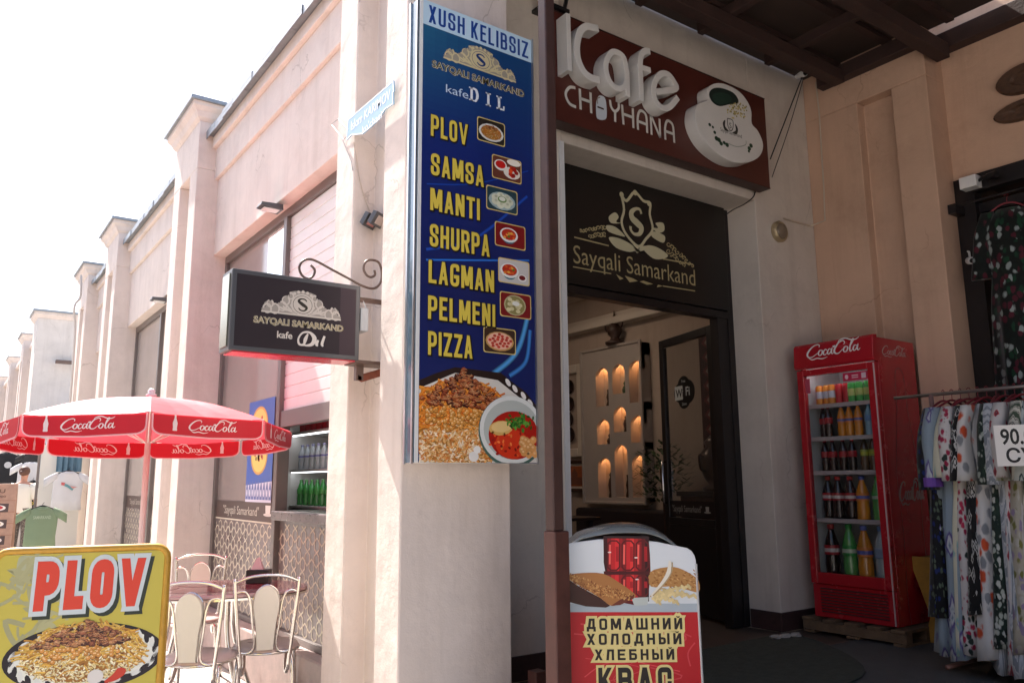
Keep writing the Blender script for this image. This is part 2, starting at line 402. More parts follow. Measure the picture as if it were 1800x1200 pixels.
COLA = [  # flowing script, x 0..3.15, y 0..1 : (x, y, thickness)
 [(.93, .72, .5), (.95, .86, .8), (.82, .93, .8), (.58, .84, 1), (.34, .58, 1.5), (.22, .3, 1.7), (.3, .09, 1.2), (.52, .08, .8), (.86, .32, .5)],
 [(.28, .06, .3), (.5, -.12, .9), (.8, -.06, .9), (1.1, -.14, .8), (1.4, -.05, .3)],
 [(1.06, .5, .6), (.94, .44, 1.2), (.88, .24, 1.2), (.96, .11, .8), (1.08, .2, 1.2), (1.12, .4, 1.2), (1.06, .5, .6)],
 [(1.38, .42, .9), (1.3, .5, .8), (1.2, .38, 1.2), (1.18, .18, 1.2), (1.28, .11, .8), (1.4, .26, .5)],
 [(1.62, .46, .6), (1.5, .48, .9), (1.42, .28, 1.3), (1.46, .12, .8), (1.58, .22, .9), (1.68, .5, 1), (1.64, .22, 1.2), (1.7, .12, .8), (1.8, .24, .4)],
 [(1.72, .60, 1.5), (1.86, .64, 1.5)],
 [(2.34, .66, .5), (2.4, .8, .8), (2.3, .94, .9), (2.08, .84, 1), (1.9, .58, 1.5), (1.8, .3, 1.7), (1.88, .1, 1.2), (2.06, .1, .8), (2.28, .34, .5)],
 [(2.0, .72, .4), (2.1, .98, .7), (2.42, 1.08, 1), (2.75, .92, 1), (3.02, .9, .9), (3.2, 1.04, .4)],
 [(2.5, .5, .6), (2.38, .44, 1.2), (2.32, .24, 1.2), (2.4, .11, .8), (2.52, .2, 1.2), (2.56, .4, 1.2), (2.5, .5, .6)],
 [(2.62, .3, .5), (2.76, .6, .9), (2.9, .9, .9), (2.82, .92, .8), (2.7, .5, 1.2), (2.68, .18, 1.2), (2.74, .11, .8), (2.84, .24, .4)],
 [(3.06, .46, .6), (2.94, .48, .9), (2.86, .28, 1.3), (2.9, .12, .8), (3.02, .22, .9), (3.12, .5, 1), (3.08, .22, 1.2), (3.14, .12, .8), (3.24, .24, .4)],
]
def cola(pr, x, y, h, col, L=1., wd=.085, sx=1., rot=0.):
    for i, st in enumerate(COLA):
        c = cat([(p[0]*h*sx+x, p[1]*h+y+p[0]*h*sx*rot, p[2]) for p in st], 5)
        pr.line([p[:2] for p in c], [p[2]*wd*h for p in c], col, L+.15*(i % 5))
def contour_bottle(x, y, h):
    pr = [(.13, 0), (.15, .04), (.13, .2), (.15, .38), (.16, .5), (.1, .68), (.055, .84), (.06, .87), (.06, 1)]
    return [(x+a*h, y+b*h) for a, b in pr]+[(x-a*h, y+b*h) for a, b in pr[::-1]]
def scroll(cx, cy, r, turns=1.3, a0=0., hand=1, n=18):
    return [(cx+r*(1-.78*k/n)*math.cos(a0+hand*turns*2*math.pi*k/n), cy+r*(1-.78*k/n)*math.sin(a0+hand*turns*2*math.pi*k/n), 1-.55*k/n) for k in range(n+1)]
def crest(pr, cx, cy, w, h, col, dark, L=1., rot=0.):
    """Domed ornament with a ring, the initial S and scrolled wings."""
    T = lambda x, y: (cx+x*w/2, cy+y*h+x*w/2*rot)
    pr.line([T(-1, 0), T(1, 0)], h*.07, col, L)
    sil = [(0, 0), (.98, 0), (1.0, .12), (.9, .2), (.94, .36), (.84, .5), (.72, .42), (.66, .3), (.6, .44), (.52, .46), (.5, .68), (.42, .78), (.34, .76), (.33, .95), (.2, 1.02), (0, 1.04)]
    for sg in (-1, 1): pr.poly([T(sg*x, y) for x, y in sil], tuple(c_*.55+d_*.45 for c_, d_ in zip(lin(col), lin(dark))), L-.3)
    for sg in (-1, 1):
        for (x, y, r, a) in ((.86, .14, .12, 0), (.68, .16, .13, 1.2), (.8, .36, .09, 2), (.5, .3, .12, 1.0), (.42, .56, .11, 2.2), (.3, .78, .08, 1.)):
            pts = [T(sg*(x+math.cos(t)*r*.8), y+math.sin(t)*r*1.6)+(ww,) for t, ww in [(a+5.5*k/14, 1.2-.6*k/14) for k in range(15)]]
            pr.line([p[:2] for p in pts], [p[2]*h*.06 for p in pts], col, L+.2)
        for q in range(4):
            b = .26+.09*q
            c = cat([T(sg*.16, .02), T(sg*(b-.04), .2), T(sg*(b+.05), .42-.05*q)], 5)
            pr.line(c, [h*.02, h*.09, h*.07, h*.015], col, L+.4)
    pr.poly([T(x, y) for x, y in ell(0, .46, .29, .46, 24)], col, L+.6)
    for k in range(5):
        a = R(50+20*k); pr.poly(ell(*T(.33*math.cos(a), .5+.52*math.sin(a)), h*.07, h*.07, 8), col, L+.5)
    pr.line([T(x, y) for x, y in ell(0, .46, .24, .38, 24)]+[T(.24, .46)], h*.02, dark, L+1.)
    S = [(.1, .62, .7), (.05, .7, .8), (-.05, .7, .9), (-.1, .6, 1.5), (0, .47, 2.), (.1, .35, 1.5), (.05, .22, .9), (-.05, .22, .8), (-.1, .31, .7)]
    c = cat([T(p[0], p[1])+(p[2],) for p in S], 5); pr.line([p[:2] for p in c], [p[2]*h*.075 for p in c], dark, L+1.2)
def pick(*c): return rnd.choice(c)
def shade(c, a=.15):
    c = lin(c); k = 1+rnd.uniform(-a, a); return tuple(min(1, x*k) for x in c)
def pilaf(pr, cx, cy, rx, ry, L=2., n=900, rice=('e8c98a', 'f0dcae', 'd9a860', 'e0b878', 'f2e2c0'), carrot=('e0852c', 'd46f1e', 'eb9a3c'), meat=('7a3418', '5a2412', '94502a', 'a8663a', '401a10'), top=.45):
    """A heap of rice with carrot strips, chick peas and shredded meat, printed as many small overlapping shapes."""
    pr.poly(ell(cx, cy, rx*.98, ry*.96, 30), 'a8702c', L)
    pts = []
    for i in range(n):
        a = rnd.uniform(0, 2*math.pi); q = math.sqrt(rnd.random()); pts.append((cx+rx*q*math.cos(a), cy+ry*q*math.sin(a)))
    pts.sort(key=lambda p: -p[1])
    for i, (x, y) in enumerate(pts):
        up = (y-cy)/ry; l_ = L+.3+i/n*2; r = rnd.random()
        if r < .10: pr.poly(ell(x, y, rx*.03, rx*.012, 6, rnd.uniform(-1.5, 1.5)), shade(pick('6a3a14', '8a5420', '9a5a20'), .2), l_)
        elif r < .34+.3*up:
            t = rnd.uniform(-.9, .9)+(.4 if x < cx else -.4); s = rx*rnd.uniform(.06, .15); b_ = rnd.uniform(-.5, .5)
            c = [(x-s*math.cos(t), y-s*.8*math.sin(t)), (x-s*.1*b_, y+s*b_*.5), (x+s*math.cos(t), y+s*.8*math.sin(t))]; col = lin(pick(*carrot)); c = cat(c, 3)
            pr.line(c, rx*.03, tuple(v*.55 for v in col), l_); pr.line([(p[0], p[1]+rx*.004) for p in c], rx*.019, shade(col, .2), l_+.25)
        else:
            t = rnd.uniform(-1.3, 1.3); a_ = rx*rnd.uniform(.022, .04); col = lin(pick(*rice))
            pr.poly(ell(x+rx*.003, y-rx*.007, a_, rx*.013, 6, t), tuple(v*.5 for v in col), l_); pr.poly(ell(x, y, a_, rx*.0115, 6, t), shade(col, .18), l_+.2)
    for i in range(n//16):
        x, y = cx+rx*rnd.uniform(-.65, .65), cy+ry*rnd.uniform(-.25, .55)
        pr.poly(ell(x, y-rx*.008, rx*.04, rx*.037, 10), '6a3c14', L+2.6+.004*i); pr.poly(ell(x, y, rx*.037, rx*.035, 10), shade('d08f42'), L+2.8+.004*i); pr.poly(ell(x-rx*.01, y+rx*.012, rx*.016, rx*.013, 7), 'ecc890', L+3+.004*i)
    m = n//7
    mp = [(rnd.gauss(0, .36), rnd.random()) for i in range(m)]
    mp.sort(key=lambda p: -p[1])
    for i, (t, v) in enumerate(mp):
        if abs(t) > .8: continue
        x = cx+rx*t; y = cy+ry*(top-.1+.85*v*max(.1, 1-abs(t)*1.1)); a0 = rnd.uniform(0, 6); s = rx*rnd.uniform(.03, .085); k = rnd.uniform(.4, .8); l_ = L+3.2+i*.004; col = lin(pick(*meat))
        f = lambda e, dx, dy: [(x+dx+s*e*(.55+.45*((j*7+i) % 5)/4)*math.cos(a0+j*.9), y+dy+s*k*e*(.55+.45*((j*5+i) % 4)/3)*math.sin(a0+j*.9)) for j in range(7)]
        pr.poly(f(1.1, 0, -s*.14), tuple(c*.35 for c in col), l_); pr.poly(f(1, 0, 0), shade(col, .2), l_+.15); pr.poly(f(.55, -s*.1, s*.16), tuple(min(1, c*1.7+.02) for c in col), l_+.3)
        for j in range(3):
            b_ = a0+j*.5-.4; pr.line([(x+s*.7*math.cos(b_+3), y+s*k*.5*math.sin(b_+3)+s*.1*j), (x+s*.8*math.cos(b_), y+s*k*.5*math.sin(b_)+s*.12*j)], rx*.006, shade(pick('c88850', '3a1810', 'b0683c', 'd8a878'), .2), l_+.45)

# ---------------------------------------------------------------- materials
ST = -.3                                     # street level; the shaded forecourt is at 0
peach = plaster('peach_plaster', (.74, .645, .585)); cream = plaster('cream_plaster', (.70, .63, .55), .3)
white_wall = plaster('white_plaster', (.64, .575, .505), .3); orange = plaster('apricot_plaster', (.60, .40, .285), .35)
sheet = M('grey_sheet_metal', (.33, .35, .37), .45, .6, var=.15, scale=12)
tile = M('dark_brown_tile', (.055, .03, .028), .35, var=.3, scale=20)
frame_m = M('dark_window_metal', (.17, .145, .135), .4, .3, var=.1)
dark_door = M('dark_door_metal', (.018, .014, .014), .35, .2, var=.2, scale=15)
brown_steel = M('brown_painted_steel', (.062, .03, .025), .5, .1, var=.25, scale=14, bump=.05)
wood_dark = M('dark_brown_timber', (.045, .022, .018), .7, var=.3, scale=9, bump=.2)
chrome = M('chrome', (.78, .74, .70), .16, 1.)
ink = printed('printed_vinyl'); ink_matte = printed('printed_matte', .6)
black = M('black_plastic', (.012, .012, .013), .4); white_p = M('white_plastic', (.75, .75, .74), .35, var=.05)
rubber = M('black_cable', (.01, .01, .01), .5)
beige_pl = M('beige_conduit', (.55, .46, .36), .5)

# ---------------------------------------------------------------- ground
def paving():
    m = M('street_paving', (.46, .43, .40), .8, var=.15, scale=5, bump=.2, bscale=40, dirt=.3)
    n = m.node_tree.nodes; l = m.node_tree.links; b = n['Principled BSDF']
    tc = [x for x in n if x.type == 'TEX_COORD'][0]
    br = n.new('ShaderNodeTexBrick'); br.inputs['Scale'].default_value = 1; br.inputs['Mortar Size'].default_value = .006
    br.inputs['Brick Width'].default_value = .3; br.inputs['Row Height'].default_value = .15
    l.new(tc.outputs['Object'], br.inputs['Vector']); src = b.inputs['Base Color'].links[0].from_socket
    br.inputs['Color1'].default_value = (1, 1, 1, 1); br.inputs['Color2'].default_value = (.86, .85, .84, 1); br.inputs['Mortar'].default_value = (.45, .43, .4, 1)
    mx = n.new('ShaderNodeMix'); mx.data_type = 'RGBA'; mx.blend_type = 'MULTIPLY'; mx.inputs['Factor'].default_value = 1
    l.new(src, mx.inputs['A']); l.new(br.outputs['Color'], mx.inputs['B']); l.new(mx.outputs['Result'], b.inputs['Base Color'])
    return m
structure(MB().box(-400, 400, -400, 400, ST-.5, ST).build('street', paving()))
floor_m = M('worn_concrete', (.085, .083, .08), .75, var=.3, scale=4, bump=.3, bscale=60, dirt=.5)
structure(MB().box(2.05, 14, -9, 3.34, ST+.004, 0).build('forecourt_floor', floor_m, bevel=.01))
# ---------------------------------------------------------------- the arcade building along the street
arc = thing('arcade_building', 'cream arcade building with pilasters along the street and the cafe entrance at its corner', 'building', (2.0, 4, ST))
def pilaster(parent, y0, wd, X=1.725, top=4.56, near=True, mat=peach):
    y1 = y0+wd; g0, g1 = y0+wd*.28, y0+wd*.71; Xb = X+.13
    b = MB().prism([(X, y0), (2.34, y0), (2.34, y1), (X, y1), (X, g1), (Xb, g1), (Xb, g0), (X, g0)], 4.03*top/4.56, 'Z', ST)
    p = b.build('pilaster', mat, parent, bevel=.008)
    # head above the groove and the moulded capital, as sub-parts
    z0 = 4.03*top/4.56
    MB().box(X, 2.34, y0, y1, z0, top-.06).build('pilaster_head', mat, p, bevel=.006)
    c = MB(); a = .0
    pr = [(0, top-.06), (.03, top-.03), (.05, top+.02), (.085, top+.06), (.085, top+.10)]
    c.loft([[(X-e, y0-e, z), (2.2, y0-e, z), (2.2, y1+e, z), (X-e, y1+e, z)] for e, z in pr])
    c.build('pilaster_capital', mat, p)
    MB().loft([[(X-e, y0-e, z), (2.25, y0-e, z), (2.25, y1+e, z), (X-e, y1+e, z)] for e, z in ((.115, top+.1), (.115, top+.135), (.08, top+.15))]).build('cap_sheet', sheet, p)
    return p
PIL = [(3.3, .86), (7.5, .92), (11.7, .92), (14.42, .92)]
for y0, wd in PIL: pilaster(arc, y0, wd)
def parapet(parent, y0, y1, mat=peach):
    p = MB().box(1.92, 2.3, y0, y1, 3.2, 3.94).build('parapet', mat, parent, bevel=.005)
    MB().box(1.888, 2.3, y0, y1, 3.94, 4.25).box(1.85, 2.3, y0, y1, 4.25, 4.36).build('moulding', mat, p, bevel=.006)
    b = MB()
    for k in range(12):                       # lapped sheets, slightly uneven
        a = y0+(y1-y0)*k/12; c = y0+(y1-y0)*(k+1)/12+(.02 if k < 11 else 0); j = rnd.uniform(-.008, .008)
        b.box(1.785+j, 2.32, a, c, 4.363+.003*(k % 2), 4.40+.004*(k % 2)).box(1.785+j, 1.79+j, a, c, 4.33+rnd.uniform(-.008, .008), 4.363)
    b.build('coping', sheet, p)
    return p
BAYS = [(4.16, 7.5), (8.42, 11.7), (12.62, 14.42)]
for a, b in BAYS: parapet(arc, a, b)
# plinth under the windows, street wall of the third bay
for a, b in BAYS:
    MB().box(1.93, 2.3, a, b, ST, .05).build('window_plinth', M('pinkish_stone', (.50, .38, .35), .5, var=.2, scale=10, bump=.1), arc, bevel=.012)
MB().box(2.0, 2.3, 12.62, 14.42, .05, 3.2).build('bay_wall', peach, arc)

# star-lattice film (Hankin pattern on stretched hexagons)
def lattice(pr, w_, h_, s=.092, st=1.0, wd=.0115, col='d8ccb8', L=2., th=62):
    hx = s*1.5; hy = s*math.sqrt(3)*st
    k = 0
    for i in range(-1, int(h_/hx)+2):
        for j in range(-1, int(w_/hy)+2):
            cx, cy = i*hx, j*hy+(hy/2 if i % 2 else 0)
            V = [(s*math.cos(R(60*q)), s*math.sin(R(60*q))) for q in range(6)]
            for q in range(6):
                a, b = Vector(V[q]), Vector(V[(q+1) % 6]); c = Vector(V[(q+2) % 6]); m1 = (a+b)/2; m2 = (b+c)/2; ctr = Vector((0, 0))
                # rays from neighbouring edge midpoints towards the corner between them
                d1 = (b-a).normalized(); n1 = (ctr-m1).normalized(); r1 = d1*math.cos(R(th))+n1*math.sin(R(th))
                d2 = (b-c).normalized(); n2 = (ctr-m2).normalized(); r2 = d2*math.cos(R(th))+n2*math.sin(R(th))
                den = r1.x*r2.y-r1.y*r2.x
                if abs(den) < 1e-6: continue
                t = ((m2.x-m1.x)*r2.y-(m2.y-m1.y)*r2.x)/den; x = m1+r1*t
                for A, B in ((m1, x), (m2, x)):
                    A = Vector((cy+A.y*st, cx+A.x)); B = Vector((cy+B.y*st, cx+B.x))
                    # clip to the sheet
                    if all(0 <= p.x <= w_ and 0 <= p.y <= h_ for p in (A, B)):
                        k += 1; pr.line([A, B], wd, col, L+.1*(k % 5))
film = M('smoky_window_film', (.17, .13, .125), .3, var=.3, scale=5)
refl_glass = M('reflective_shop_glass', (.30, .245, .225), .05, var=.18, scale=.8, spec=.9)
clear_glass = glassy('clear_glass', (.05, .05, .05), .8)
shut_m = M('cream_shutter', (.76, .76, .73), .45, var=.06)
def slat_shutter(parent, x, y0, y1, z0, z1):
    b = MB(); n = int((z1-z0)/.085)
    for k in range(n):
        a = z0+(z1-z0)*k/n; c = z0+(z1-z0)*(k+1)/n
        b.prism([(x, a+.003), (x-.005, a+.006), (x-.006, c-.008), (x, c-.004)], y1, 'Y', y0)
        b.box(x, x+.01, y0, y1, a, c)
    return b.build('roller_shutter', shut_m, parent)
# bay 1 window
win = MB().box(2.03, 2.1, 4.16, 7.5, 3.13, 3.2).box(2.03, 2.1, 4.16, 7.5, .05, .095).box(2.03, 2.1, 7.44, 7.5, .095, 3.13).box(2.03, 2.1, 4.16, 4.2, .095, 3.13).box(2.02, 2.11, 5.81, 5.88, .095, 3.13).build('window', frame_m, arc, bevel=.004)
MB().box(2.06, 2.072, 5.88, 7.44, .095, 3.13).build('pane', refl_glass, win)
slat_shutter(win, 2.06, 4.2, 5.81, 1.62, 3.13)
MB().box(2.03, 2.09, 4.2, 5.81, 1.5, 1.62).build('shutter_bar', frame_m, win, bevel=.004)
MB().box(1.99, 2.5, 4.2, 5.81, .835, .90).build('counter', M('dark_stone_counter', (.12, .09, .085), .3, var=.4, scale=30), win, bevel=.006)
MB().box(2.06, 2.075, 4.2, 5.81, .095, .835).build('pane', film, win)
MB().box(2.054, 2.06, 5.88, 7.44, .095, .80).build('pane', film, win)
pl = Print((2.0535, 7.44, .095), (0, -1, 0), (0, 0, 1)); lattice(pl, 1.56, .69); pl.build('lattice_film', ink_matte, win)
pl = Print((2.0595, 5.81, .095), (0, -1, 0), (0, 0, 1)); lattice(pl, 1.61, .73); pl.build('lattice_film', ink_matte, win)
pb = Print((2.0535, 7.44, .80), (0, -1, 0), (0, 0, 1))
pb.poly([(0, 0), (1.56, 0), (1.56, .15), (0, .15)], '5c4c46', 0); pb.line([(0, 0), (1.56, 0)], .012, 'd8ccb8', 1)
pb.text('"Sayqali Samarkand"', .22, .045, .07, 'cfc4b4', 1.5, fit=.95)
pb.poly(ell(1.38, .06, .1, .012, 16), 'd8d0c8', 1.6); pb.poly([(1.33, .07), (1.43, .07), (1.44, .13), (1.32, .13)], 'e4ddd6', 1.8)
pb.build('name_band', ink_matte, win)
# pizza poster on the pane
po = Print((2.053, 6.62, .95), (0, -1, 0), (0, 0, 1))
po.poly([(0, 0), (.62, 0), (.62, .80), (0, .80)], '3a5fb4', 0); po.poly([(0, 0), (.62, 0), (.62, .16), (0, .13)], 'd9d6e8', .5)
for k in range(9):
    x = .035+.069*k
    po.poly([(x-.03, .02), (x+.03, .02), (x+.026, .1), (x, .17), (x-.026, .1)], '5d6aa8', 1); po.poly(ell(x, .07, .014, .03, 8), 'e8e4f0', 1.5)
for cx, cy in ((.28, .6), (.3, .36)):
    po.poly(ell(cx, cy, .2, .15, 24), 'd9a24a', 1.6+cy); po.poly(ell(cx, cy, .175, .13, 24), 'f0cf6a', 2+cy)
    for k in range(16):
        a = rnd.uniform(0, 6.28); q = rnd.uniform(0, .14); po.poly(ell(cx+q*math.cos(a), cy+q*.75*math.sin(a), .022, .017, 8), pick('c0432a', 'e8e0b0', '8a6a2a', 'd86a3a'), 2.5+cy)
po.build('pizza_poster', ink, win)
# mirror strip added on the upper pane to stand in for the sky's reflection
MB().box(2.05, 2.057, 5.93, 6.32, 2.45, 3.10).build('sky_reflection_strip', M('sky_mirror', (.8, .9, .95), .03, .9), win)
# bay 2 window
win2 = MB().box(2.03, 2.1, 8.42, 11.7, 3.13, 3.2).box(2.03, 2.1, 8.42, 11.7, .05, .095).box(2.03, 2.1, 11.64, 11.7, .095, 3.13).box(2.03, 2.1, 8.42, 8.48, .095, 3.13).box(2.02, 2.11, 10.1, 10.17, .095, 3.13).build('window', frame_m, arc, bevel=.004)
for a, b in ((8.48, 10.1), (10.17, 11.64)):
    MB().box(2.06, 2.072, a, b, .80, 3.13).build('pane', M('blind_behind_glass', (.42, .36, .32), .12, var=.1, scale=2), win2)
    MB().box(2.06, 2.072, a, b, .095, .80).build('pane', film, win2)
    pl = Print((2.0595, b, .095), (0, -1, 0), (0, 0, 1)); lattice(pl, b-a, .69); pl.build('lattice_film', ink_matte, win2)
    pb = Print((2.0595, b, .80), (0, -1, 0), (0, 0, 1)); pb.poly([(0, 0), (b-a, 0), (b-a, .15), (0, .15)], '5c4c46', 0)
    pb.text('"Sayqali Samarkand"', .2, .045, .07, 'b9ada0', 1.5, fit=.95); pb.build('name_band', ink_matte, win2)

# entrance wall (front at Y 3.81), deep opening, soffit, jambs
WY, DY = 3.813, 4.13
MB().box(2.34, 3.13, WY, 4.29, ST, 5.2).build('entrance_wall', cream, arc)
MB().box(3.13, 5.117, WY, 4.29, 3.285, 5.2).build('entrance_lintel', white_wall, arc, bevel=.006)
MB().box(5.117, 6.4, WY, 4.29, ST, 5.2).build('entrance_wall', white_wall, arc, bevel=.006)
MB().box(3.105, 3.145, WY-.012, WY+.03, .0, 3.285).build('corner_trim', white_p, arc)
for q_ in ((2.34, 3.1, WY-.014, WY), (5.104, 5.885, WY-.014, WY), (5.104, 5.117, WY, 4.08)): MB().box(*q_, 0, .134).build('skirting', tile, arc, bevel=.003)
MB().box(2.1, 14, 3.34, 9.2, ST+.004, -.006).build('interior_floor', M('brown_floor_tile', (.10, .07, .055), .4, var=.2), arc)
# room inside: back wall, side walls, ceiling with two plain mouldings
room = plaster('room_plaster', (.50, .40, .33), .1, False)
MB().box(6.0, 6.2, 4.29, 9.2, 0, 3.3).build('interior_wall', room, arc)
MB().box(2.36, 6.2, 9.0, 9.2, 0, 3.3).build('interior_wall', room, arc)
MB().box(3.05, 3.15, 4.29, 9.0, 0, 3.3).build('interior_wall', room, arc)
MB().box(2.1, 6.2, 4.29, 9.2, 3.3, 3.4).build('interior_ceiling', room, arc)
MB().box(2.34, 5.9, 4.29, 4.4, 3.4, 5.2).build('interior_wall', room, arc)
MB().box(5.86, 6.0, 4.29, 9.0, 2.78, 2.86).box(5.92, 6.0, 4.29, 9.0, 2.86, 2.92).box(5.7, 6.0, 4.29, 9.0, 3.18, 3.3).build('ceiling_moulding', M('white_room_paint', (.66, .58, .5), .6), arc, bevel=.01)
MB().box(2.25, 6.1, 4.42, 9.2, 3.4, 3.5).build('roof_slab', sheet, arc)

# entrance door: dark frame, leaf folded back into the room
door = MB().box(3.13, 3.2, DY-.04, DY+.05, 0, 2.36).box(5.05, 5.117, DY-.04, DY+.05, 0, 3.28).box(4.93, 5.05, DY-.03, DY+.05, 0, 2.36).box(3.13, 5.05, DY-.04, DY+.05, 2.36, 2.42).build('entrance_door', dark_door, arc, bevel=.004)
lh = Vector((5.0, 4.19, 0)); ld = Vector((.215, .76, 0)).normalized(); ln = Vector((-ld.y, ld.x, 0))
def leafbox(mb, a, b, z0, z1, t0=-.02, t1=.02):
    p = lambda s, t, z: lh+ld*s+ln*t+Vector((0, 0, z))
    mb.hexa([p(a, t0, z0), p(b, t0, z0), p(b, t1, z0), p(a, t1, z0), p(a, t0, z1), p(b, t0, z1), p(b, t1, z1), p(a, t1, z1)])
LW = .86
b = MB()
leafbox(b, 0, .1, .03, 2.33); leafbox(b, LW-.07, LW, .03, 2.33); leafbox(b, .1, LW-.07, 2.26, 2.33); leafbox(b, .1, LW-.07, .03, .72); leafbox(b, .1, LW-.07, .72, .78, -.024, .024)
lf = b.build('door_leaf', dark_door, door, bevel=.004)
b = MB(); leafbox(b, .1, LW-.07, .78, 2.26, -.004, .004); b.build('pane', clear_glass, door)
b = MB()
for s in (.03,):
    p = lambda z: lh+ld*(LW-.035)+ln*.05+Vector((0, 0, z))
    b.tube([p(.9)-ln*.03, p(.9), p(1.25), p(1.25)-ln*.03], .01)
b.build('handle', chrome, door, smooth=True)
# stickers on the leaf (seen face: +ln side)
pr = Print(lh+ld*LW+ln*.0065+Vector((0, 0, 0)), -ld, (0, 0, 1))
pr.poly([(.07, .79), (LW-.1, .79), (LW-.1, .92), (.07, .92)], '1a1012', 0)
pr.text('"Sayqali Samarkand"', .1, .83, .055, 'a8a49c', 1.5, fit=.46); pr.poly(ell(.64, .835, .05, .008, 12), 'a8a49c', 1.5); pr.poly([(.62, .84), (.66, .84), (.665, .88), (.615, .88)], 'b4b0a8', 1.6)
pr.build('name_band', ink, door)
pr = Print(lh+ld*LW+ln*.0065+Vector((0, 0, 0)), -ld, (0, 0, 1))
cx, cy = .37, 1.83
pr.poly(ell(cx-.06, cy, .1, .085, 20), '0c0c0e', 1); pr.poly(ell(cx+.07, cy, .1, .1, 20), '0c0c0e', 1.2); pr.poly(ell(cx, cy+.07, .09, .07, 16), '0c0c0e', 1.4); pr.poly(ell(cx, cy-.07, .09, .07, 16), '0c0c0e', 1.5)
pr.poly([(cx-.145, cy-.06), (cx-.02, cy-.06), (cx-.01, cy), (cx-.02, cy+.06), (cx-.145, cy+.06)], 'c8ccc8', 2)
pr.text('Wi', cx-.13, cy-.035, .07, '0c0c0e', 3, offset=.02); pr.text('Fi', cx+.03, cy-.03, .075, 'c8ccc8', 3, offset=.02)
pr.text('Free', cx, cy+.085, .025, 'c8ccc8', 3, center=True); pr.text('Zone', cx, cy-.11, .025, 'c8ccc8', 3, center=True)
pr.build('sticker', ink, door)

# black fascia panel above the door
fas = thing('fascia_sign', 'black panel with pale gold crest and cafe name above the door', 'sign', (4.24, DY, 2.42))
MB().box(3.2, 5.05, DY-.06, DY+.03, 2.422, 3.283).build('panel', M('black_sign_panel', (.010, .008, .007), .35, var=.3), fas, bevel=.003)
pr = Print((3.37, DY-.0605, 2.42), (1, 0, 0), (0, 0, 1))
gold = 'b3a67a'; g2 = 'c9c3a0'
U = lambda *l: pr.uvs(l)
q = lambda x, y: pr.uv(940+x/2.3077, y/2.3077)
sh = cat([q(350, 788), q(372, 815), q(405, 780), q(440, 815), q(468, 825), q(466, 870), q(478, 930), q(450, 970), q(420, 1000), q(370, 950), q(352, 900), q(362, 850), q(350, 788)], 4)
pr.line(sh, .022, g2, 2)
for d in ((352, 790), (407, 782), (463, 826)): pr.poly(ell(*q(*d), .022, .022, 10), g2, 2.4)
pr.poly([q(440, 985), q(418, 1012), q(395, 990), q(418, 1003)], g2, 2.5)
S = [(432, 868, .8), (425, 850, .8), (408, 848, 1), (392, 862, 1.6), (395, 885, 2), (415, 905, 2.2), (432, 925, 1.9), (425, 948, 1.3), (405, 950, .9), (390, 935, .8), (388, 918, 1)]
c = cat([q(a, b_)+(ww,) for a, b_, ww in S], 5); pr.line([p[:2] for p in c], [p[2]*.026 for p in c], g2, 3)
for pts in ([(360, 960), (300, 940), (290, 915), (325, 920), (360, 950)], [(352, 905), (310, 905), (300, 880), (325, 862), (340, 880), (330, 900)],
            [(475, 960), (520, 985), (528, 960), (505, 945), (480, 940)], [(478, 925), (500, 945), (525, 935), (520, 905), (490, 905), (500, 925)],
            [(300, 965), (330, 1005), (385, 1022), (410, 1010), (380, 985), (335, 965)], [(440, 1010), (480, 1048), (520, 1050), (540, 1035), (500, 1005), (460, 995)],
            [(345, 975), (400, 1000), (415, 1028), (430, 1000), (465, 1000), (430, 1020), (395, 1015)]):
    pr.poly(cat([q(*p) for p in pts], 4, True), g2, 1.5+.1*len(pts))
for sg, bx, by in ((-1, 290, 965), (1, 535, 1035)):
    for k in range(9):
        x = bx+sg*(8+12*k); y = by-(62-6.5*k)+(sg*5*k*.9)+18
        for m_ in range(2 if k < 6 else 1):
            pts = scroll(x, y+m_*28, 11-.5*k, 1.1, k*1.3+m_, -1 if k % 2 else 1, 10); pts = [q(a, b_)+(ww,) for a, b_, ww in pts]
            pr.line([p[:2] for p in pts], [p[2]*.009 for p in pts], gold, 1+.1*k)
pr.line([q(160, 962), q(300, 997)], .01, gold, 1); pr.line([q(520, 1050), q(640, 1072)], .01, gold, 1)
a, b_ = pr.uv(1008, 457), pr.uv(1222, 497)
pr.text('Sayqali Samarkand', a[0], a[1]-.02, .135, gold, 2, fit=b_[0]-a[0], offset=-.004, rot=(b_[1]-a[1])/(b_[0]-a[0])*.5)
pr.line([q(155, 1082), q(310, 1110)], .008, gold, 1); pr.line([q(520, 1160), q(650, 1180)], .008, gold, 1)
for pts in ([(365, 1118), (400, 1130), (418, 1140), (385, 1145)], [(480, 1152), (440, 1138), (425, 1142), (455, 1155)], [(330, 1112), (360, 1130), (345, 1135)], [(500, 1155), (520, 1160), (495, 1165)]):
    pr.poly([q(*p) for p in pts], gold, 1.3)
pr.build('gilt_lettering', printed('gilt_print', .3), fas)

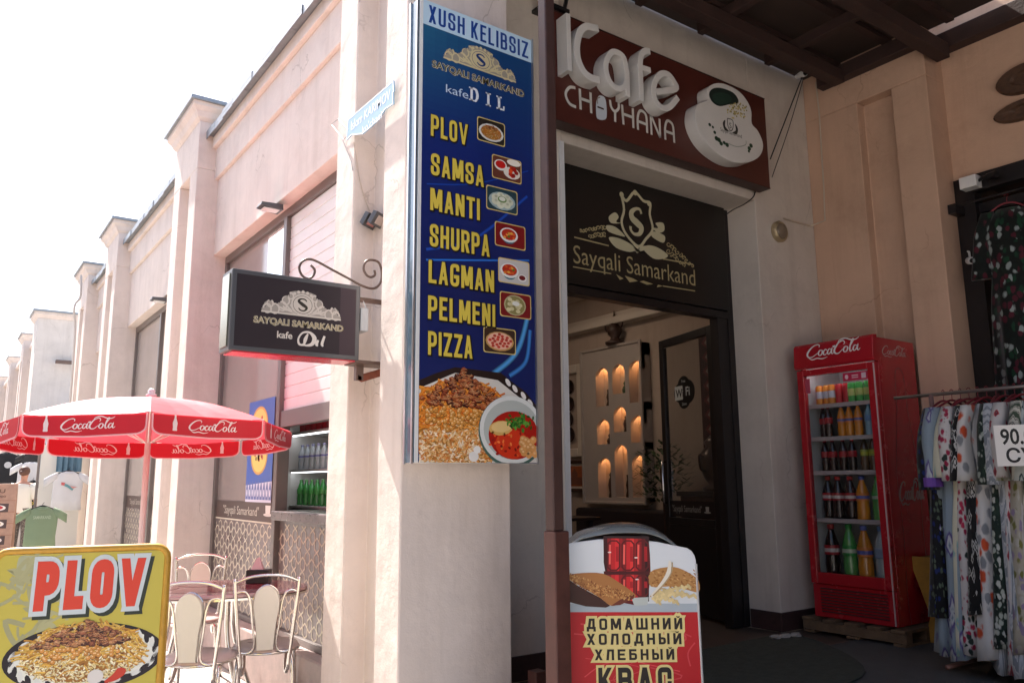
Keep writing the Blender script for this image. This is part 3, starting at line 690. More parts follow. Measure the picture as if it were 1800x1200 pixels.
# ---------------------------------------------------------------- wing on the right, at a right angle
wing = thing('shop_wing', 'apricot side wing with a grooved pilaster and an open clothes shop', 'building', (6, 2, 0))
XR = 5.885
y0, y1 = 2.76, 3.813
g0, g1 = 3.04, 3.33
b = MB().prism([(XR, y0), (XR, g0), (XR+.10, g0), (XR+.10, g1), (XR, g1), (XR, y1), (6.2, y1), (6.2, y0)], 4.14, 'Z', 0)
b.box(XR, 6.2, y0, y1, 4.14, 5.2).build('pilaster', orange, wing, bevel=.008)
MB().box(6.15, 6.4, -8, y0, 3.33, 5.2).build('shop_lintel', orange, wing)
for q_ in ((XR-.013, XR, 2.77, 3.79), (XR-.013, 6.15, 2.747, 2.76)): MB().box(*q_, 0, .134).build('skirting', tile, wing)
MB().box(6.14, 6.26, 2.62, 2.76, 0, 3.33).box(6.12, 6.2, -8, 2.62, 3.2, 3.33).box(6.2, 6.26, -8, 2.62, 3.05, 3.12).build('shop_opening_frame', dark_door, wing)
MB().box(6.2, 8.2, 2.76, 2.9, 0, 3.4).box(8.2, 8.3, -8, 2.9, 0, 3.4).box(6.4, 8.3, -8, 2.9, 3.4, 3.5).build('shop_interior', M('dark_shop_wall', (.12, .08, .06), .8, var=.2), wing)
MB().box(2.4, 8.3, -6.3, -6.0, 0, 5.2).build('end_wall', orange, wing)  # unseen wall added to block light from behind the forecourt
MB().box(6.15, 6.4, -6.0, -1.6, 0, 3.33).build('shop_wall', orange, wing)
# second building further down the street
far = thing('far_building', 'taller pale building further along the street with broad white end wall', 'building', (4, 24, ST))
MB().box(1.62, 6, 21.9, 22.9, ST, 5.05).build('end_wall', plaster('pale_plaster', (.72, .66, .60), .2), far, bevel=.01)
MB().loft([[(1.62-e, 21.9-e, z), (6, 21.9-e, z), (6, 22.9, z), (1.62-e, 22.9, z)] for e, z in ((0, 5.05), (.08, 5.14), (.08, 5.2))]).build('end_cornice', peach, far)
MB().box(1.5, 6, 21.78, 22.95, 5.2, 5.25).build('roof_edge', sheet, far)
MB().box(2.1, 6, 22.9, 60, ST, 4.9).build('wall', peach, far)
for yy, tp in ((25.5, 5.1), (30.4, 5.1), (36.2, 5.1), (43, 5.0)):
    pilaster(far, yy, 1.0, X=1.62, top=tp)
for a, b_ in ((22.9, 25.5), (26.5, 30.4), (31.4, 36.2), (37.2, 43), (44, 60)):
    MB().box(1.85, 2.1, a, b_, 4.3, 4.8).box(1.75, 2.15, a, b_, 4.8, 4.9).build('parapet', peach, far)
MB().box(2.34, 6, 15.3, 21.9, ST, 2.6).build('low_wall', plaster('pale_plaster', (.72, .66, .60)), far)

# ---------------------------------------------------------------- canopy over the forecourt
can = thing('forecourt_canopy', 'dark brown timber canopy with rafters roofing the shaded forecourt', 'canopy', (4, 1.5, 4.3))
MB().box(2.0, 5.79, 3.36, 3.46, 4.305, 4.41).build('beam', wood_dark, can, bevel=.006)
MB().box(5.79, 5.884, 2.73, 3.62, 4.36, 4.48).build('wall_plate', wood_dark, can, bevel=.006)
MB().box(6.04, 6.15, -6, 2.73, 4.36, 4.5).build('wall_plate', wood_dark, can, bevel=.006)
for q_ in (.9, -2.5): MB().box(2.1, 5.86, q_, q_+.12, 4.305, 4.41).build('beam', wood_dark, can, bevel=.006)
for x in (2.45, 3.1, 3.75, 4.4, 5.2):
    MB().box(x-.03, x+.03, -5.5, 3.68, 4.415, 4.50).build('rafter', wood_dark, can, bevel=.004)
MB().box(4.6, 6.0, 2.62, 2.72, 4.25, 4.37).build('beam', wood_dark, can, bevel=.006)
b = MB()
for k in range(21):
    y = 3.5-.45*k; b.box(1.98, 5.95, y-.06, y, 4.502, 4.54)
b.build('batten', wood_dark, can)
MB().box(1.9, 6.0, -6, 3.80, 4.545, 4.56).build('roof_sheet', M('dark_roof_sheet', (.05, .032, .026), .6, var=.3, scale=3), can)
post = MB().box(2.016, 2.071, 2.55, 2.605, .9, 4.305).build('post', brown_steel, can, bevel=.006)
MB().box(2.012, 2.088, 2.54, 2.613, .0, .9).box(1.98, 2.135, 2.50, 2.655, 0, .012).build('post_base', M('red_brown_steel', (.095, .036, .028), .5, .1, var=.3, scale=14), post, bevel=.006)

# ---------------------------------------------------------------- tall blue menu sign on the corner pillar
ms = thing('menu_sign', 'tall blue light box listing dishes in yellow, fixed to the corner pillar', 'sign', (2.17, 3.2, 1.18))
SY = 3.13
MB().box(1.706, 2.385, SY+.012, SY+.092, 1.182, 3.428).build('light_box', white_p, ms, bevel=.004)
MB().box(1.701, 1.706, SY+.012, SY+.092, 1.182, 3.428).build('side_panel', M('glossy_side_strip', (.12, .19, .25), .12, .1, var=.3, scale=3, coat=.6), ms)
MB().box(1.693, 1.701, SY+.012, SY+.024, 1.177, 3.433).box(1.693, 1.701, SY+.08, SY+.094, 1.177, 3.433).box(2.385, 2.39, SY, SY+.092, 1.177, 3.433).build('edge_profile', M('aluminium', (.55, .56, .58), .3, .9), ms)
MB().box(1.85, 1.88, SY+.092, 3.3, 1.5, 3.2).box(2.25, 2.28, SY+.092, 3.3, 1.5, 3.2).build('bracket', brown_steel, ms)
W_, H_ = .658, 2.246
pr = Print((1.726, SY+.0115, 1.182), (1, 0, 0), (0, 0, 1))
def sky_blue(u, v, k_=.6):
    return tuple(x*k_ for x in sky_blue_(u, v))
def sky_blue_(u, v):
    t = v/H_; c = [(.012, .03, .20), (.010, .02, .16), (.01, .03, .24), (.014, .10, .28)]
    k = min(2.999, t*3); i = int(k); f = k-i; a = [c[i][j]*(1-f)+c[i+1][j]*f for j in range(3)]
    g = max(0, 1-u/W_*1.6)*max(0, (t-.72)/.28); return (a[0]+.02*g, a[1]+.12*g, a[2]+.12*g)
nx, ny = 10, 60
for i in range(nx):
    for j in range(ny):
        a, b_ = W_*i/nx, W_*(i+1)/nx; c, d = H_*j/ny, H_*(j+1)/ny
        pr.poly([(a, c), (b_, c), (b_, d), (a, d)], sky_blue((a+b_)/2, (c+d)/2), 0)
top = pr.uv(745, 44)[1]
pr.poly([(0, H_-.13), (W_, H_-.13), (W_, H_), (0, H_)], 'bcd6e6', .4)
pr.word('XUSH KELIBSIZ', .03, H_-.113, .094, .038, .0125, .012, '16408c', 1, fit=W_-.05)
# light streaks
for (a, b_, c, wd, col) in (((.03, .93), (.3, .97), (W_-.03, 1.02), .012, '2a6fd0'), ((.03, .98), (.3, 1.08), (.62, 1.36), .02, '1a45a8'), ((.4, .42), (.55, .55), (W_-.03, .78), .03, '4f9ad8'), ((.5, .42), (.6, .5), (W_-.03, .66), .025, '3a7cc8'), ((.03, 1.3), (.3, 1.36), (W_-.03, 1.5), .012, '163c98')):
    for k in range(4): pr.curve([a, b_, c], wd*(1-.22*k), tuple(x*(.35+.25*k) for x in lin(col)), .5+.1*k, 8)
crest(pr, .335, H_-.272, .44, .118, 'cdbf94', '15356e', 1.5, rot=0)
pr.text('SAYQALI SAMARKAND', .05, H_-.342, .036, 'e0d6b4', 2, fit=.56, offset=.045)
pr.text('SAYQALI SAMARKAND', .05, H_-.342, .036, '5c5236', 3, fit=.56, offset=.012)
pr.text('kafe', .13, H_-.452, .045, 'bfd0e4', 2, fit=.13)
x = .265
def slab(ch, x, y, h, col, L):
    s = h*.17; t = h*.07
    def r(a, b_, c, d): pr.poly([(x+a*h, y+b_*h), (x+c*h, y+b_*h), (x+c*h, y+d*h), (x+a*h, y+d*h)], col, L)
    r(.1, 0, .1+.2, 1)
    if ch == 'I': r(-.02, 0, .42, .1); r(-.02, .9, .42, 1); return .5*h
    if ch == 'L': r(-.02, 0, .66, .12); r(-.02, .9, .44, 1); r(.56, .1, .68, .34); return .8*h
    r(-.02, 0, .34, .1); r(-.02, .9, .34, 1)
    c = cat([(x+.3*h, y+.05*h), (x+.55*h, y+.1*h), (x+.68*h, y+.5*h), (x+.55*h, y+.9*h), (x+.3*h, y+.95*h)], 5)
    pr.line(c, [.1*h, .16*h, .22*h, .22*h, .16*h, .1*h], col, L+.2); return .98*h
for ch in 'DIL': x += slab(ch, x, H_-.455, .072, 'e4e8ee', 2)+.03
DISH = [('PLOV', 757, 215, 822, (840, 232, 886)), ('SAMSA', 757, 283, 850, (866, 298, 915)), ('MANTI', 756, 345, 843, (856, 352, 908)), ('SHURPA', 755, 408, 860, (871, 415, 922)), ('LAGMAN', 753, 472, 868, (877, 478, 929)), ('PELMENI', 752, 535, 870, (880, 537, 932)), ('PIZZA', 752, 598, 830, (851, 599, 905))]
for k, (t, px0, py0, px1, ph) in enumerate(DISH):
    a = pr.uv(px0, py0+8); b_ = pr.uv(px1, py0+8); fw = b_[0]-a[0]; y = a[1]-.045+.006*0
    n = len(t); gw = .052
    pr.word(t, a[0]+.003, y-.003, .11, gw, .0175, .0125, '1a1408', 2, fit=fw, out=.005, rad=.42)
    pr.word(t, a[0], y, .11, gw, .0175, .0125, 'd9c24e', 4, fit=fw, rad=.42)
    c0 = pr.uv(ph[0], ph[1]); c1 = pr.uv(ph[2], ph[1]); cx = (c0[0]+c1[0])/2; cy = (c0[1]+c1[1])/2; hw = (c1[0]-c0[0])/2; hh = .058
    def rr(e, col, L):
        r = .012; p = []
        for sx, sy, a0 in ((1, 1, 0), (-1, 1, 90), (-1, -1, 180), (1, -1, 270)): p += ell(cx+sx*(hw+e-r), cy+sy*(hh+e-r), r, r, 4, 0, a0, a0+90)
        pr.poly(p, col, L)
    rr(.005, 'd8c078', 2); rr(0, ('2a2420', '6a3a2c', '24404a', '7c1418', 'c8c4c0', '7a1a1c', '402c20')[k], 2.5)
    e = lambda dx, dy, a, b2, col, L, n_=16: pr.poly(ell(cx+dx*hw, cy+dy*hh, a*hw, b2*hh, n_), col, L)
    if k == 0:
        e(0, -.1, .95, .8, 'd8d8d0', 3); pilaf(pr, cx, cy-.005, hw*.8, hh*.66, 3.2, 260, carrot=('d06a20', 'c85a1c', 'e08a34'))
    elif k == 1:
        e(-.45, .25, .45, .5, 'e8e4dc', 3); e(-.45, .3, .36, .36, 'c8201c', 3.4); e(.35, -.25, .6, .55, 'e4dcd0', 3.6)
        for q in range(12): e(.35+rnd.uniform(-.35, .35), -.2+rnd.uniform(-.3, .4), .16, .2, shade(pick('c8301c', 'd84a20', 'a01c14')), 4+q*.1, 7)
        e(.5, .75, .5, .3, 'efe6d8', 3.1)
    elif k == 2:
        e(0, -.1, .9, .8, '9fb4b4', 3)
        for q in range(7):
            a_ = q*.9; e(.5*math.cos(a_), -.05+.42*math.sin(a_), .26, .32, shade('d6d8c0', .1), 3.4+q*.1); e(.5*math.cos(a_)+.04, .05+.42*math.sin(a_), .1, .12, shade('b8bca0', .1), 4.4)
        e(0, .05, .3, .3, '6f8c50', 5); e(0, .1, .22, .2, 'dfe0d0', 5.2)
    elif k in (3, 4):
        sx = -.1 if k == 3 else -.3
        e(sx, -.35, .4, .4, '3a6a7c', 3); e(sx, .05, .62, .66, 'e6e6e2', 3.3); e(sx, .1, .5, .5, 'b8301c', 3.6)
        for q in range(14): e(sx+rnd.uniform(-.35, .35), .1+rnd.uniform(-.32, .32), .1, .12, shade(pick('d8602a', 'e0a848', '6a7a2a', 'c83020')), 4+.1*q, 7)
        if k == 4: e(.55, -.45, .3, .32, 'e8e4e0', 3.4); e(.55, -.42, .22, .22, '6a1418', 3.7)
    elif k == 5:
        e(-.05, 0, .74, .9, 'b8b088', 3); e(-.05, 0, .66, .8, '8c8450', 3.3)
        for q in range(12): e(-.05+rnd.uniform(-.45, .45), rnd.uniform(-.55, .55), .16, .17, shade('cfc69a', .15), 3.6+.1*q, 9)
        e(0, .15, .25, .2, 'e4e4da', 5.2)
    else:
        e(0, -.05, .92, .82, 'c89a5a', 3); e(0, -.02, .82, .72, 'e8b8a0', 3.3)
        for q in range(22): a_ = q*2.4; d_ = math.sqrt((q+.6)/22.)*.72; e(d_*math.cos(a_), -.02+d_*.85*math.sin(a_), .11, .12, shade('c03a2c', .2), 3.6+.05*q, 8)
# big food picture at the foot
U = pr.uv
dish = [U(*p) for p in ((736, 812), (736, 672), (760, 655), (790, 640), (840, 632), (890, 650), (925, 680), (944, 705), (944, 812))]
pl_c = U(835, 720)
pr.poly([U(*p) for p in ((736.5, 813), (736.5, 668), (765, 656), (800, 645), (880, 655), (925, 690), (944, 714), (945, 813))], '2a1c18', 1)
pr.poly([U(*p) for p in ((736.5, 813), (736.5, 682), (765, 670), (800, 655), (875, 668), (915, 700), (944, 735), (945, 813))], 'd8d4cc', 1.3)
for p in ((905, 683), (920, 695), (893, 672), (932, 708)): pr.poly(ell(*U(*p), .022, .012, 9, -.9), 'e4e0dc', 1.4)
def clipbox(pts): return [(min(max(x_, .001), W_-.001), min(max(y_, .001), H_)) for x_, y_ in pts]
_poly = pr.poly
pr.poly = lambda pts, col, L=0.: _poly(clipbox(pts), col, L)
pilaf(pr, *U(815, 745), .30, .205, 1.6, 1700, rice=('e0a860', 'e8bc78', 'd08c40', 'f0d0a0', 'e89a48'), meat=('7a2e16', '5c1f10', '94421c', 'a05228', '3c1410', '82341e'), top=.5)
for i in range(500):                           # rice in front
    px, py = rnd.uniform(737, 850), rnd.uniform(755, 812); x_, y_ = U(px, py)
    pr.poly(ell(x_, y_, .011, .0042, 6, rnd.uniform(-1.3, 1.3)), shade(pick('e8cca0', 'f0dcc0', 'd89c58', 'e0b070', 'c87a3a')), 5+i*.002)
bc = U(900, 758)
pr.poly(ell(*bc, .195, .172, 36), '4a6a60', 6.4); pr.poly(ell(bc[0], bc[1]+.008, .188, .164, 36), 'dfe2de', 6.6); pr.poly(ell(bc[0], bc[1]+.008, .166, .142, 36), 'b9bfba', 6.7)
pr.poly(ell(bc[0]+.012, bc[1]-.018, .15, .116, 30), 'b01c10', 6.9); pr.poly(ell(bc[0]+.0, bc[1]-.06, .1, .07, 20), 'd8381a', 7.)
pr.poly(ell(*U(880, 752), .07, .035, 14, .1), 'e0b468', 7.2); pr.poly(ell(*U(881, 750), .06, .026, 14, .1), 'ecca88', 7.3)
for i in range(70):
    x_, y_ = U(912+rnd.gauss(0, 9), 742+rnd.gauss(0, 6)); pr.poly(ell(x_, y_, .012, .006, 6, rnd.uniform(0, 3)), shade(pick('3a7a28', '5a9a38', '28601c'), .3), 7.5+i*.01)
for i in range(16):
    x_, y_ = U(rnd.uniform(910, 942), rnd.uniform(768, 800)); pr.poly(ell(x_, y_, .02, .018, 10), shade('dc9c5a', .15), 8.3+i*.02); pr.poly(ell(x_-.004, y_+.005, .008, .006, 7), 'eec08a', 8.8)
for i in range(26):
    x_, y_ = U(rnd.uniform(860, 925), rnd.uniform(760, 800)); pr.poly(ell(x_, y_, .01, .006, 6, rnd.uniform(0, 3)), shade(pick('e85a28', '8a1a10', 'f08040'), .2), 7.2)
pr.poly(ell(*U(832, 802), .028, .024, 14), 'e8e4de', 6.9); pr.poly(ell(*U(838, 790), .02, .018, 14), 'f0ece6', 7)
pr.poly = _poly
pr.build('menu_print', printed('glossy_sign_print', .42, spec=.35), ms)

# ---------------------------------------------------------------- cafe sign over the entrance
cs = thing('cafe_name_sign', 'brown signboard with raised white cafe lettering and a cup over the entrance', 'sign', (4.05, 3.7, 3.36))
red_brown = M('red_brown_board', (.085, .020, .014), .4, var=.15, scale=3)
MB().box(2.985, 5.148, 3.685, 3.79, 3.357, 4.105).build('board', red_brown, cs, bevel=.003)
MB().box(2.985, 5.15, 3.683, 3.79, 3.350, 3.356).box(2.985, 5.15, 3.683, 3.79, 4.106, 4.113).build('board_edge', brown_steel, cs)
MB().box(3.0, 3.05, 3.79, 3.813, 3.4, 4.0).box(5.0, 5.05, 3.79, 3.813, 3.4, 4.0).build('bracket', brown_steel, cs)
letter_w = M('white_letter_acrylic', (.72, .71, .68), .35, var=.04)
FY = 3.58
pq = Print((0, FY, 0), (1, 0, 0), (0, 0, 1))
L7 = lambda x, y: pq.uv(940+x/4.617, y/4.617)
def solid_stroke(name, pts, wd, parent, y0=FY, y1=3.684, mat=letter_w, ext=0., more=()):
    b = MB()
    for j, (pp, ww) in enumerate([(pts, wd)]+list(more)):
        c = [Vector(p[:2]) for p in pp]; qs = ribbon(c, ww, ext)
        Ls = [qs[0][0]]+[q_[1] for q_ in qs]; Rs = [qs[0][3]]+[q_[2] for q_ in qs]; e = .0015*j
        rings = [[(l_.x, y0+e, l_.y), (r_.x, y0+e, r_.y), (r_.x, y1, r_.y), (l_.x, y1, l_.y)] for l_, r_ in zip(Ls, Rs)]
        b.loft(rings)
    return b.build(name, mat, parent, bevel=.003)
tI = L7(272, 110); bI = L7(285, 575)
solid_stroke('raised_letter', [tI, (tI[0]+.004, bI[1])], .036, cs)
solid_stroke('raised_letter', cat([L7(*p) for p in ((520, 232), (470, 222), (420, 215), (370, 260), (345, 370), (355, 480), (400, 580), (460, 630), (530, 650))], 5), .05, cs)
o = cat([L7(*p) for p in ((745, 560), (725, 470), (680, 430), (630, 425), (590, 480), (580, 560), (610, 660), (670, 715), (720, 710), (748, 660))], 5, True); o.append(o[0])
solid_stroke('raised_letter', o, .044, cs, more=[([L7(752, 560), L7(760, 785)], .04)])
solid_stroke('raised_letter', cat([L7(*p) for p in ((940, 420), (905, 412), (870, 440), (858, 520), (862, 640), (868, 820))], 5), .046, cs, more=[([L7(835, 535), L7(945, 570)], .04)])
solid_stroke('raised_letter', cat([L7(*p) for p in ((985, 745), (1145, 720), (1130, 660), (1085, 605), (1030, 600), (985, 650), (965, 740), (985, 820), (1040, 875), (1100, 865), (1165, 790))], 5), .046, cs)
# flat lettering under it
pf = Print((0, 3.6835, 0), (1, 0, 0), (0, 0, 1)); K7 = lambda x, y: pf.uv(940+x/4.617, y/4.617)
lw = .02; wcol = 'cfcfc8'
for path in ([(330, 715), (285, 710), (255, 745), (255, 790), (285, 845), (335, 870)], [(365, 722), (372, 890)], [(452, 752), (458, 920)], [(368, 800), (455, 830)],
             [(610, 812), (620, 870), (650, 905), (680, 880), (680, 835)], [(652, 905), (652, 990)], [(708, 850), (720, 1012)], [(795, 880), (800, 1040)], [(714, 925), (798, 955)],
             [(838, 1055), (835, 960), (850, 905), (880, 908), (905, 950), (912, 1080)], [(838, 985), (908, 1012)], [(948, 1095), (940, 930)], [(940, 930), (1018, 1120)], [(1018, 1120), (1012, 965)],
             [(1060, 1135), (1057, 1040), (1072, 985), (1098, 990), (1122, 1030), (1132, 1160)], [(1060, 1065), (1128, 1090)]):
    pts = [K7(*p) for p in path]; pts = cat(pts, 5) if len(pts) > 4 else pts
    pf.line(pts, lw, wcol, 1, 0)
g = cat([K7(*p) for p in ((500, 945), (498, 840), (515, 785), (540, 778), (570, 800), (582, 870), (582, 955), (555, 975), (520, 970))], 5, True)
pf.poly(g, 'c4ccd4', 1.4); pf.line([K7(508, 868), K7(560, 888)], .012, '3a2420', 2); pf.line([K7(510, 845), K7(508, 800), K7(530, 790)], .008, '8a8480', 2)
pf.build('flat_lettering', ink_matte, cs)
# cup emblem: a thick lit box with a print on its face
E8 = lambda x, y: pq.uv(1160+x/4, 80+y/4)
outl = cat([E8(*p) for p in ((335, 330), (345, 290), (400, 265), (470, 275), (560, 325), (620, 400), (645, 470), (648, 550), (690, 600), (724, 680), (722, 740), (690, 790), (620, 822), (520, 820), (420, 770), (330, 690), (275, 600), (250, 520), (252, 450), (270, 410), (335, 385))], 4, True)
MB().prism(outl, 3.684, 'Y', FY).build('cup_emblem', letter_w, cs, bevel=.004)
pe = Print((0, FY-.0005, 0), (1, 0, 0), (0, 0, 1))
E9 = lambda x, y: pe.uv(1160+x/4, 80+y/4)
pe.poly(cat([E9(*p) for p in ((345, 345), (370, 305), (430, 300), (510, 330), (548, 375), (545, 410), (490, 415), (420, 428), (370, 400))], 4, True), '14241f', 1)
pe.poly(cat([E9(*p) for p in ((370, 350), (420, 330), (490, 350), (500, 395), (430, 415), (385, 395))], 4, True), '1f3a30', 1.4)
for i in range(110):
    x_, y_ = rnd.uniform(450, 610), rnd.uniform(400, 515)
    if (x_-545)**2/75**2+(y_-462)**2/58**2 < 1: pe.poly(ell(*E9(x_, y_), .009, .007, 6), shade(pick('b8a860', 'c8bc80', '8a8440'), .2), 1+i*.01)
for x_, y_, r in ((350, 558, 12), (372, 575, 10), (385, 612, 12), (398, 655, 17), (415, 665, 17), (430, 690, 15), (452, 685, 13), (472, 700, 16), (640, 705, 16), (628, 725, 16), (625, 745, 10)):
    pe.poly(ell(*E9(x_, y_), r*.0013, r*.0011, 9), shade('24402c', .3), 1.5)
pe.curve([E9(*p) for p in ((480, 690), (540, 712), (600, 700), (605, 670))], .006, '9aa498', 1.2)
a, b_ = E9(425, 592), E9(575, 640); pe.text('Sayqali Samarkand', a[0], a[1]-.01, .03, '555550', 1.5, fit=b_[0]-a[0], rot=(b_[1]-a[1])/(b_[0]-a[0])*.4)
c_ = E9(495, 565)
pe.curve([(c_[0]+dx, c_[1]+dz) for dx, dz in ((-.03, .05), (.03, .05), (.028, -.01), (0, -.04), (-.028, -.01), (-.03, .05))], .007, '333330', 1.6, 4)
pe.text('S', c_[0], c_[1]-.02, .045, '333330', 1.8, center=True)
for sg in (-1, 1): pe.poly(cat([(c_[0]+sg*a_, c_[1]+z_) for a_, z_ in ((.02, -.05), (.06, -.02), (.055, .03), (.085, 0), (.07, -.05))], 4, True), '333330', 1.3)
pe.build('cup_print', ink_matte, cs)

# ---------------------------------------------------------------- hanging sign on its bracket
hs = thing('hanging_sign', 'dark double-sided light box hanging over the street from a scrolled iron bracket', 'sign', (1.36, 3.75, 1.7))
MB().box(1.03, 1.675, 3.675, 3.83, 1.70, 2.085).build('light_box', M('dark_grey_metal', (.12, .12, .125), .4, .6), hs, bevel=.004)
MB().box(1.024, 1.03, 3.70, 3.81, 1.72, 2.065).build('end_panel', M('bronze_reflective', (.3, .27, .2), .15, .8), hs)
MB().box(1.05, 1.655, 3.68, 3.825, 1.694, 1.70).build('underside', M('red_gloss', (.55, .03, .05), .2), hs)
pr = Print((1.052, 3.6745, 1.722), (1, 0, 0), (0, 0, 1))
pr.poly([(0, 0), (.6, 0), (.6, .341), (0, .341)], '22141a', 0); pr.poly([(.515, 0), (.6, 0), (.6, .341), (.515, .341)], '3a2a30', .5)
crest(pr, .32, .175, .40, .115, 'c9bfb4', '2a2218', 1.2)
pr.text('SAYQALI SAMARKAND', .085, .118, .030, 'd2c8b4', 2, fit=.45, offset=.05)
pr.text('SAYQALI SAMARKAND', .085, .118, .030, '9a8c68', 3, fit=.45, offset=.012)
pr.text('kafe', .20, .055, .033, 'cfc6bc', 2, fit=.075, offset=.02)
for pts in ([(.335, .03, .6), (.31, .034, 1), (.305, .06, .8), (.325, .09, .8), (.36, .095, 1), (.385, .07, 2), (.375, .04, 1.6), (.345, .03, .8), (.325, .036, .6)], [(.352, .088, .6), (.34, .06, 1.6), (.335, .035, .8)],
            [(.405, .062, 1), (.397, .04, 1.3), (.405, .034, .7)], [(.437, .085, 1), (.425, .045, 1.3), (.432, .034, .7)]):
    pr.curve(pts, .011, 'd8cfc6', 2+.1*len(pts), 5)
pr.build('sign_print', ink_matte, hs)
iron = M('bronzed_iron', (.16, .11, .09), .4, .5, var=.2, scale=30)
pz = Print((0, 3.75, 0), (1, 0, 0), (0, 0, 1))
k4 = lambda x, y: (lambda q_: (q_[0], 3.75, q_[1]))(pz.uv(370+x/5, 440+y/5))
b = MB(); b.tube(cat([k4(*p) for p in ((880, 130), (915, 170), (905, 220), (860, 250), (805, 220), (780, 155), (805, 100), (860, 78), (930, 95), (1050, 160), (1200, 240), (1330, 310), (1430, 335), (1490, 290), (1505, 200), (1480, 110), (1420, 85), (1365, 100), (1345, 160), (1370, 215), (1410, 235), (1445, 215), (1440, 175))], 6), .0065, 8)
b.build('scroll', iron, hs, smooth=True)
for q_ in ((1.66, 1.9, 3.742, 3.758, 2.02, 2.045), (1.66, 1.9, 3.68, 3.82, 1.690, 1.705), (1.69, 1.73, 3.735, 3.765, 1.61, 1.69)): MB().box(*q_).build('support_arm', iron, hs)
MB().hexa([(1.70, 3.735, 1.61), (1.72, 3.735, 1.60), (1.88, 3.765, 1.655), (1.88, 3.765, 1.67), (1.70, 3.735, 1.635), (1.72, 3.735, 1.63), (1.88, 3.765, 1.69), (1.88, 3.765, 1.695)]).build('support_strut', M('rust_red_paint', (.26, .075, .04), .6, var=.3, scale=30), hs)
MB().box(1.69, 1.735, 3.70, 3.80, 1.86, 1.98).build('junction_box', M('grey_box', (.5, .52, .53), .4), hs, bevel=.004)
b = MB(); b.tube(cat([(1.72, 3.745, 2.03), (1.74, 3.74, 1.98), (1.735, 3.74, 1.92), (1.72, 3.74, 1.88)], 5), .003, 6); b.build('cable', white_p, hs)

# ---------------------------------------------------------------- street name plate, floodlight, wall lamps
A1 = on(693, 163, X=1.70); A0 = on(615, 225, X=1.70)
np_ = thing('street_name_plate', 'pale blue flag-shaped street name plate wired to the corner pillar', 'sign', (1.69, 3.66, 2.95))
SX = 1.695
pp = lambda x, y: (lambda v: (v.y, v.z))(on(560+x/3.75, 120+y/3.75, X=SX))
pts = [pp(*p) for p in ((495, 82), (498, 150), (492, 160), (494, 235), (440, 270), (400, 330), (350, 385), (290, 435), (215, 442), (185, 475), (195, 340))]
MB().prism(pts, SX+.006, 'X', SX-.002).build('plate', M('pale_blue_enamel', (.24, .40, .55), .4), np_)
dy_, dz_ = pts[0][0]-pts[-1][0], pts[0][1]-pts[-1][1]
pr = Print((SX-.0025, pts[-1][0], pts[-1][1]), (0, dy_, dz_), (0, dz_, -dy_))
ln_ = math.hypot(pts[0][0]-pts[-1][0], pts[0][1]-pts[-1][1])
pr.text('Islom KARIMOV', .05, -.085, .055, 'eef3f8', 1, fit=ln_*.86, offset=.008); pr.text("ko'chasi", .2, -.155, .042, 'eef3f8', 1, fit=ln_*.42, offset=.004)
ol = [((p[0]-pts[-1][0])*pr.u.y+(p[1]-pts[-1][1])*pr.u.z, (p[0]-pts[-1][0])*pr.v.y+(p[1]-pts[-1][1])*pr.v.z) for p in pts]
pr.line([(x*.985+.006, y*.96-.004) for x, y in ol+[ol[0]]], .007, 'eef3f8', .6)
pr.build('plate_lettering', ink_matte, np_)
b = MB(); w1 = [on(560+x/3.75, 120+y/3.75, X=1.70) for x, y in ((195, 440), (165, 470), (85, 370), (130, 335), (190, 400))]
b.tube(w1, .0025, 6); b.tube([on(600, 240, X=1.71), on(618, 285, X=1.72), on(620, 300, X=1.723)], .0025, 6); b.build('tie_wire', M('galvanised_wire', (.45, .44, .43), .5, .6), np_)
wire_m = M('pale_wire', (.52, .43, .36), .5)
tag(MB().tube(cat([on(x, y, Y=3.90) for x, y in ((622, 250), (628, 290), (632, 315), (640, 345), (650, 372))], 5), .003, 6).build('loose_cable', wire_m), 'pale cable drooping from the street name plate to the floodlight', 'cable')
fl = thing('floodlight', 'small twin floodlight in the groove of the corner pillar', 'lamp', (1.84, 3.9, 2.55))
for px, py, c2 in ((650, 388, (.62, .28, .26)), (664, 386, (.5, .42, .38))):
    q_ = on(px, py, Y=3.86 if px < 655 else 3.80)
    h = MB()
    a_ = Vector((.45, -.7, -.55)).normalized(); rt = a_.cross(Vector((0, 0, 1))).normalized(); up_ = rt.cross(a_)
    cn = lambda s, t, dd: q_+rt*s+up_*t+a_*dd
    h.hexa([cn(-.05, -.035, -.02), cn(.05, -.035, -.02), cn(.05, .035, -.02), cn(-.05, .035, -.02), cn(-.055, -.04, .012), cn(.055, -.04, .012), cn(.055, .04, .012), cn(-.055, .04, .012)])
    hd = h.build('lamp_head', M('dark_grey_metal', (.12, .12, .125), .4, .6), fl, bevel=.003)
    MB().hexa([cn(-.035, -.025, .0125), cn(.03, -.025, .0125), cn(.03, .025, .0125), cn(-.035, .025, .0125), cn(-.035, -.025, .0145), cn(.03, -.025, .0145), cn(.03, .025, .0145), cn(-.035, .025, .0145)]).build('lens', M('floodlight_lens%d' % px, c2, .15), hd)
MB().box(1.80, 1.855, 3.80, 3.93, 2.50, 2.52).build('bracket', iron, fl)
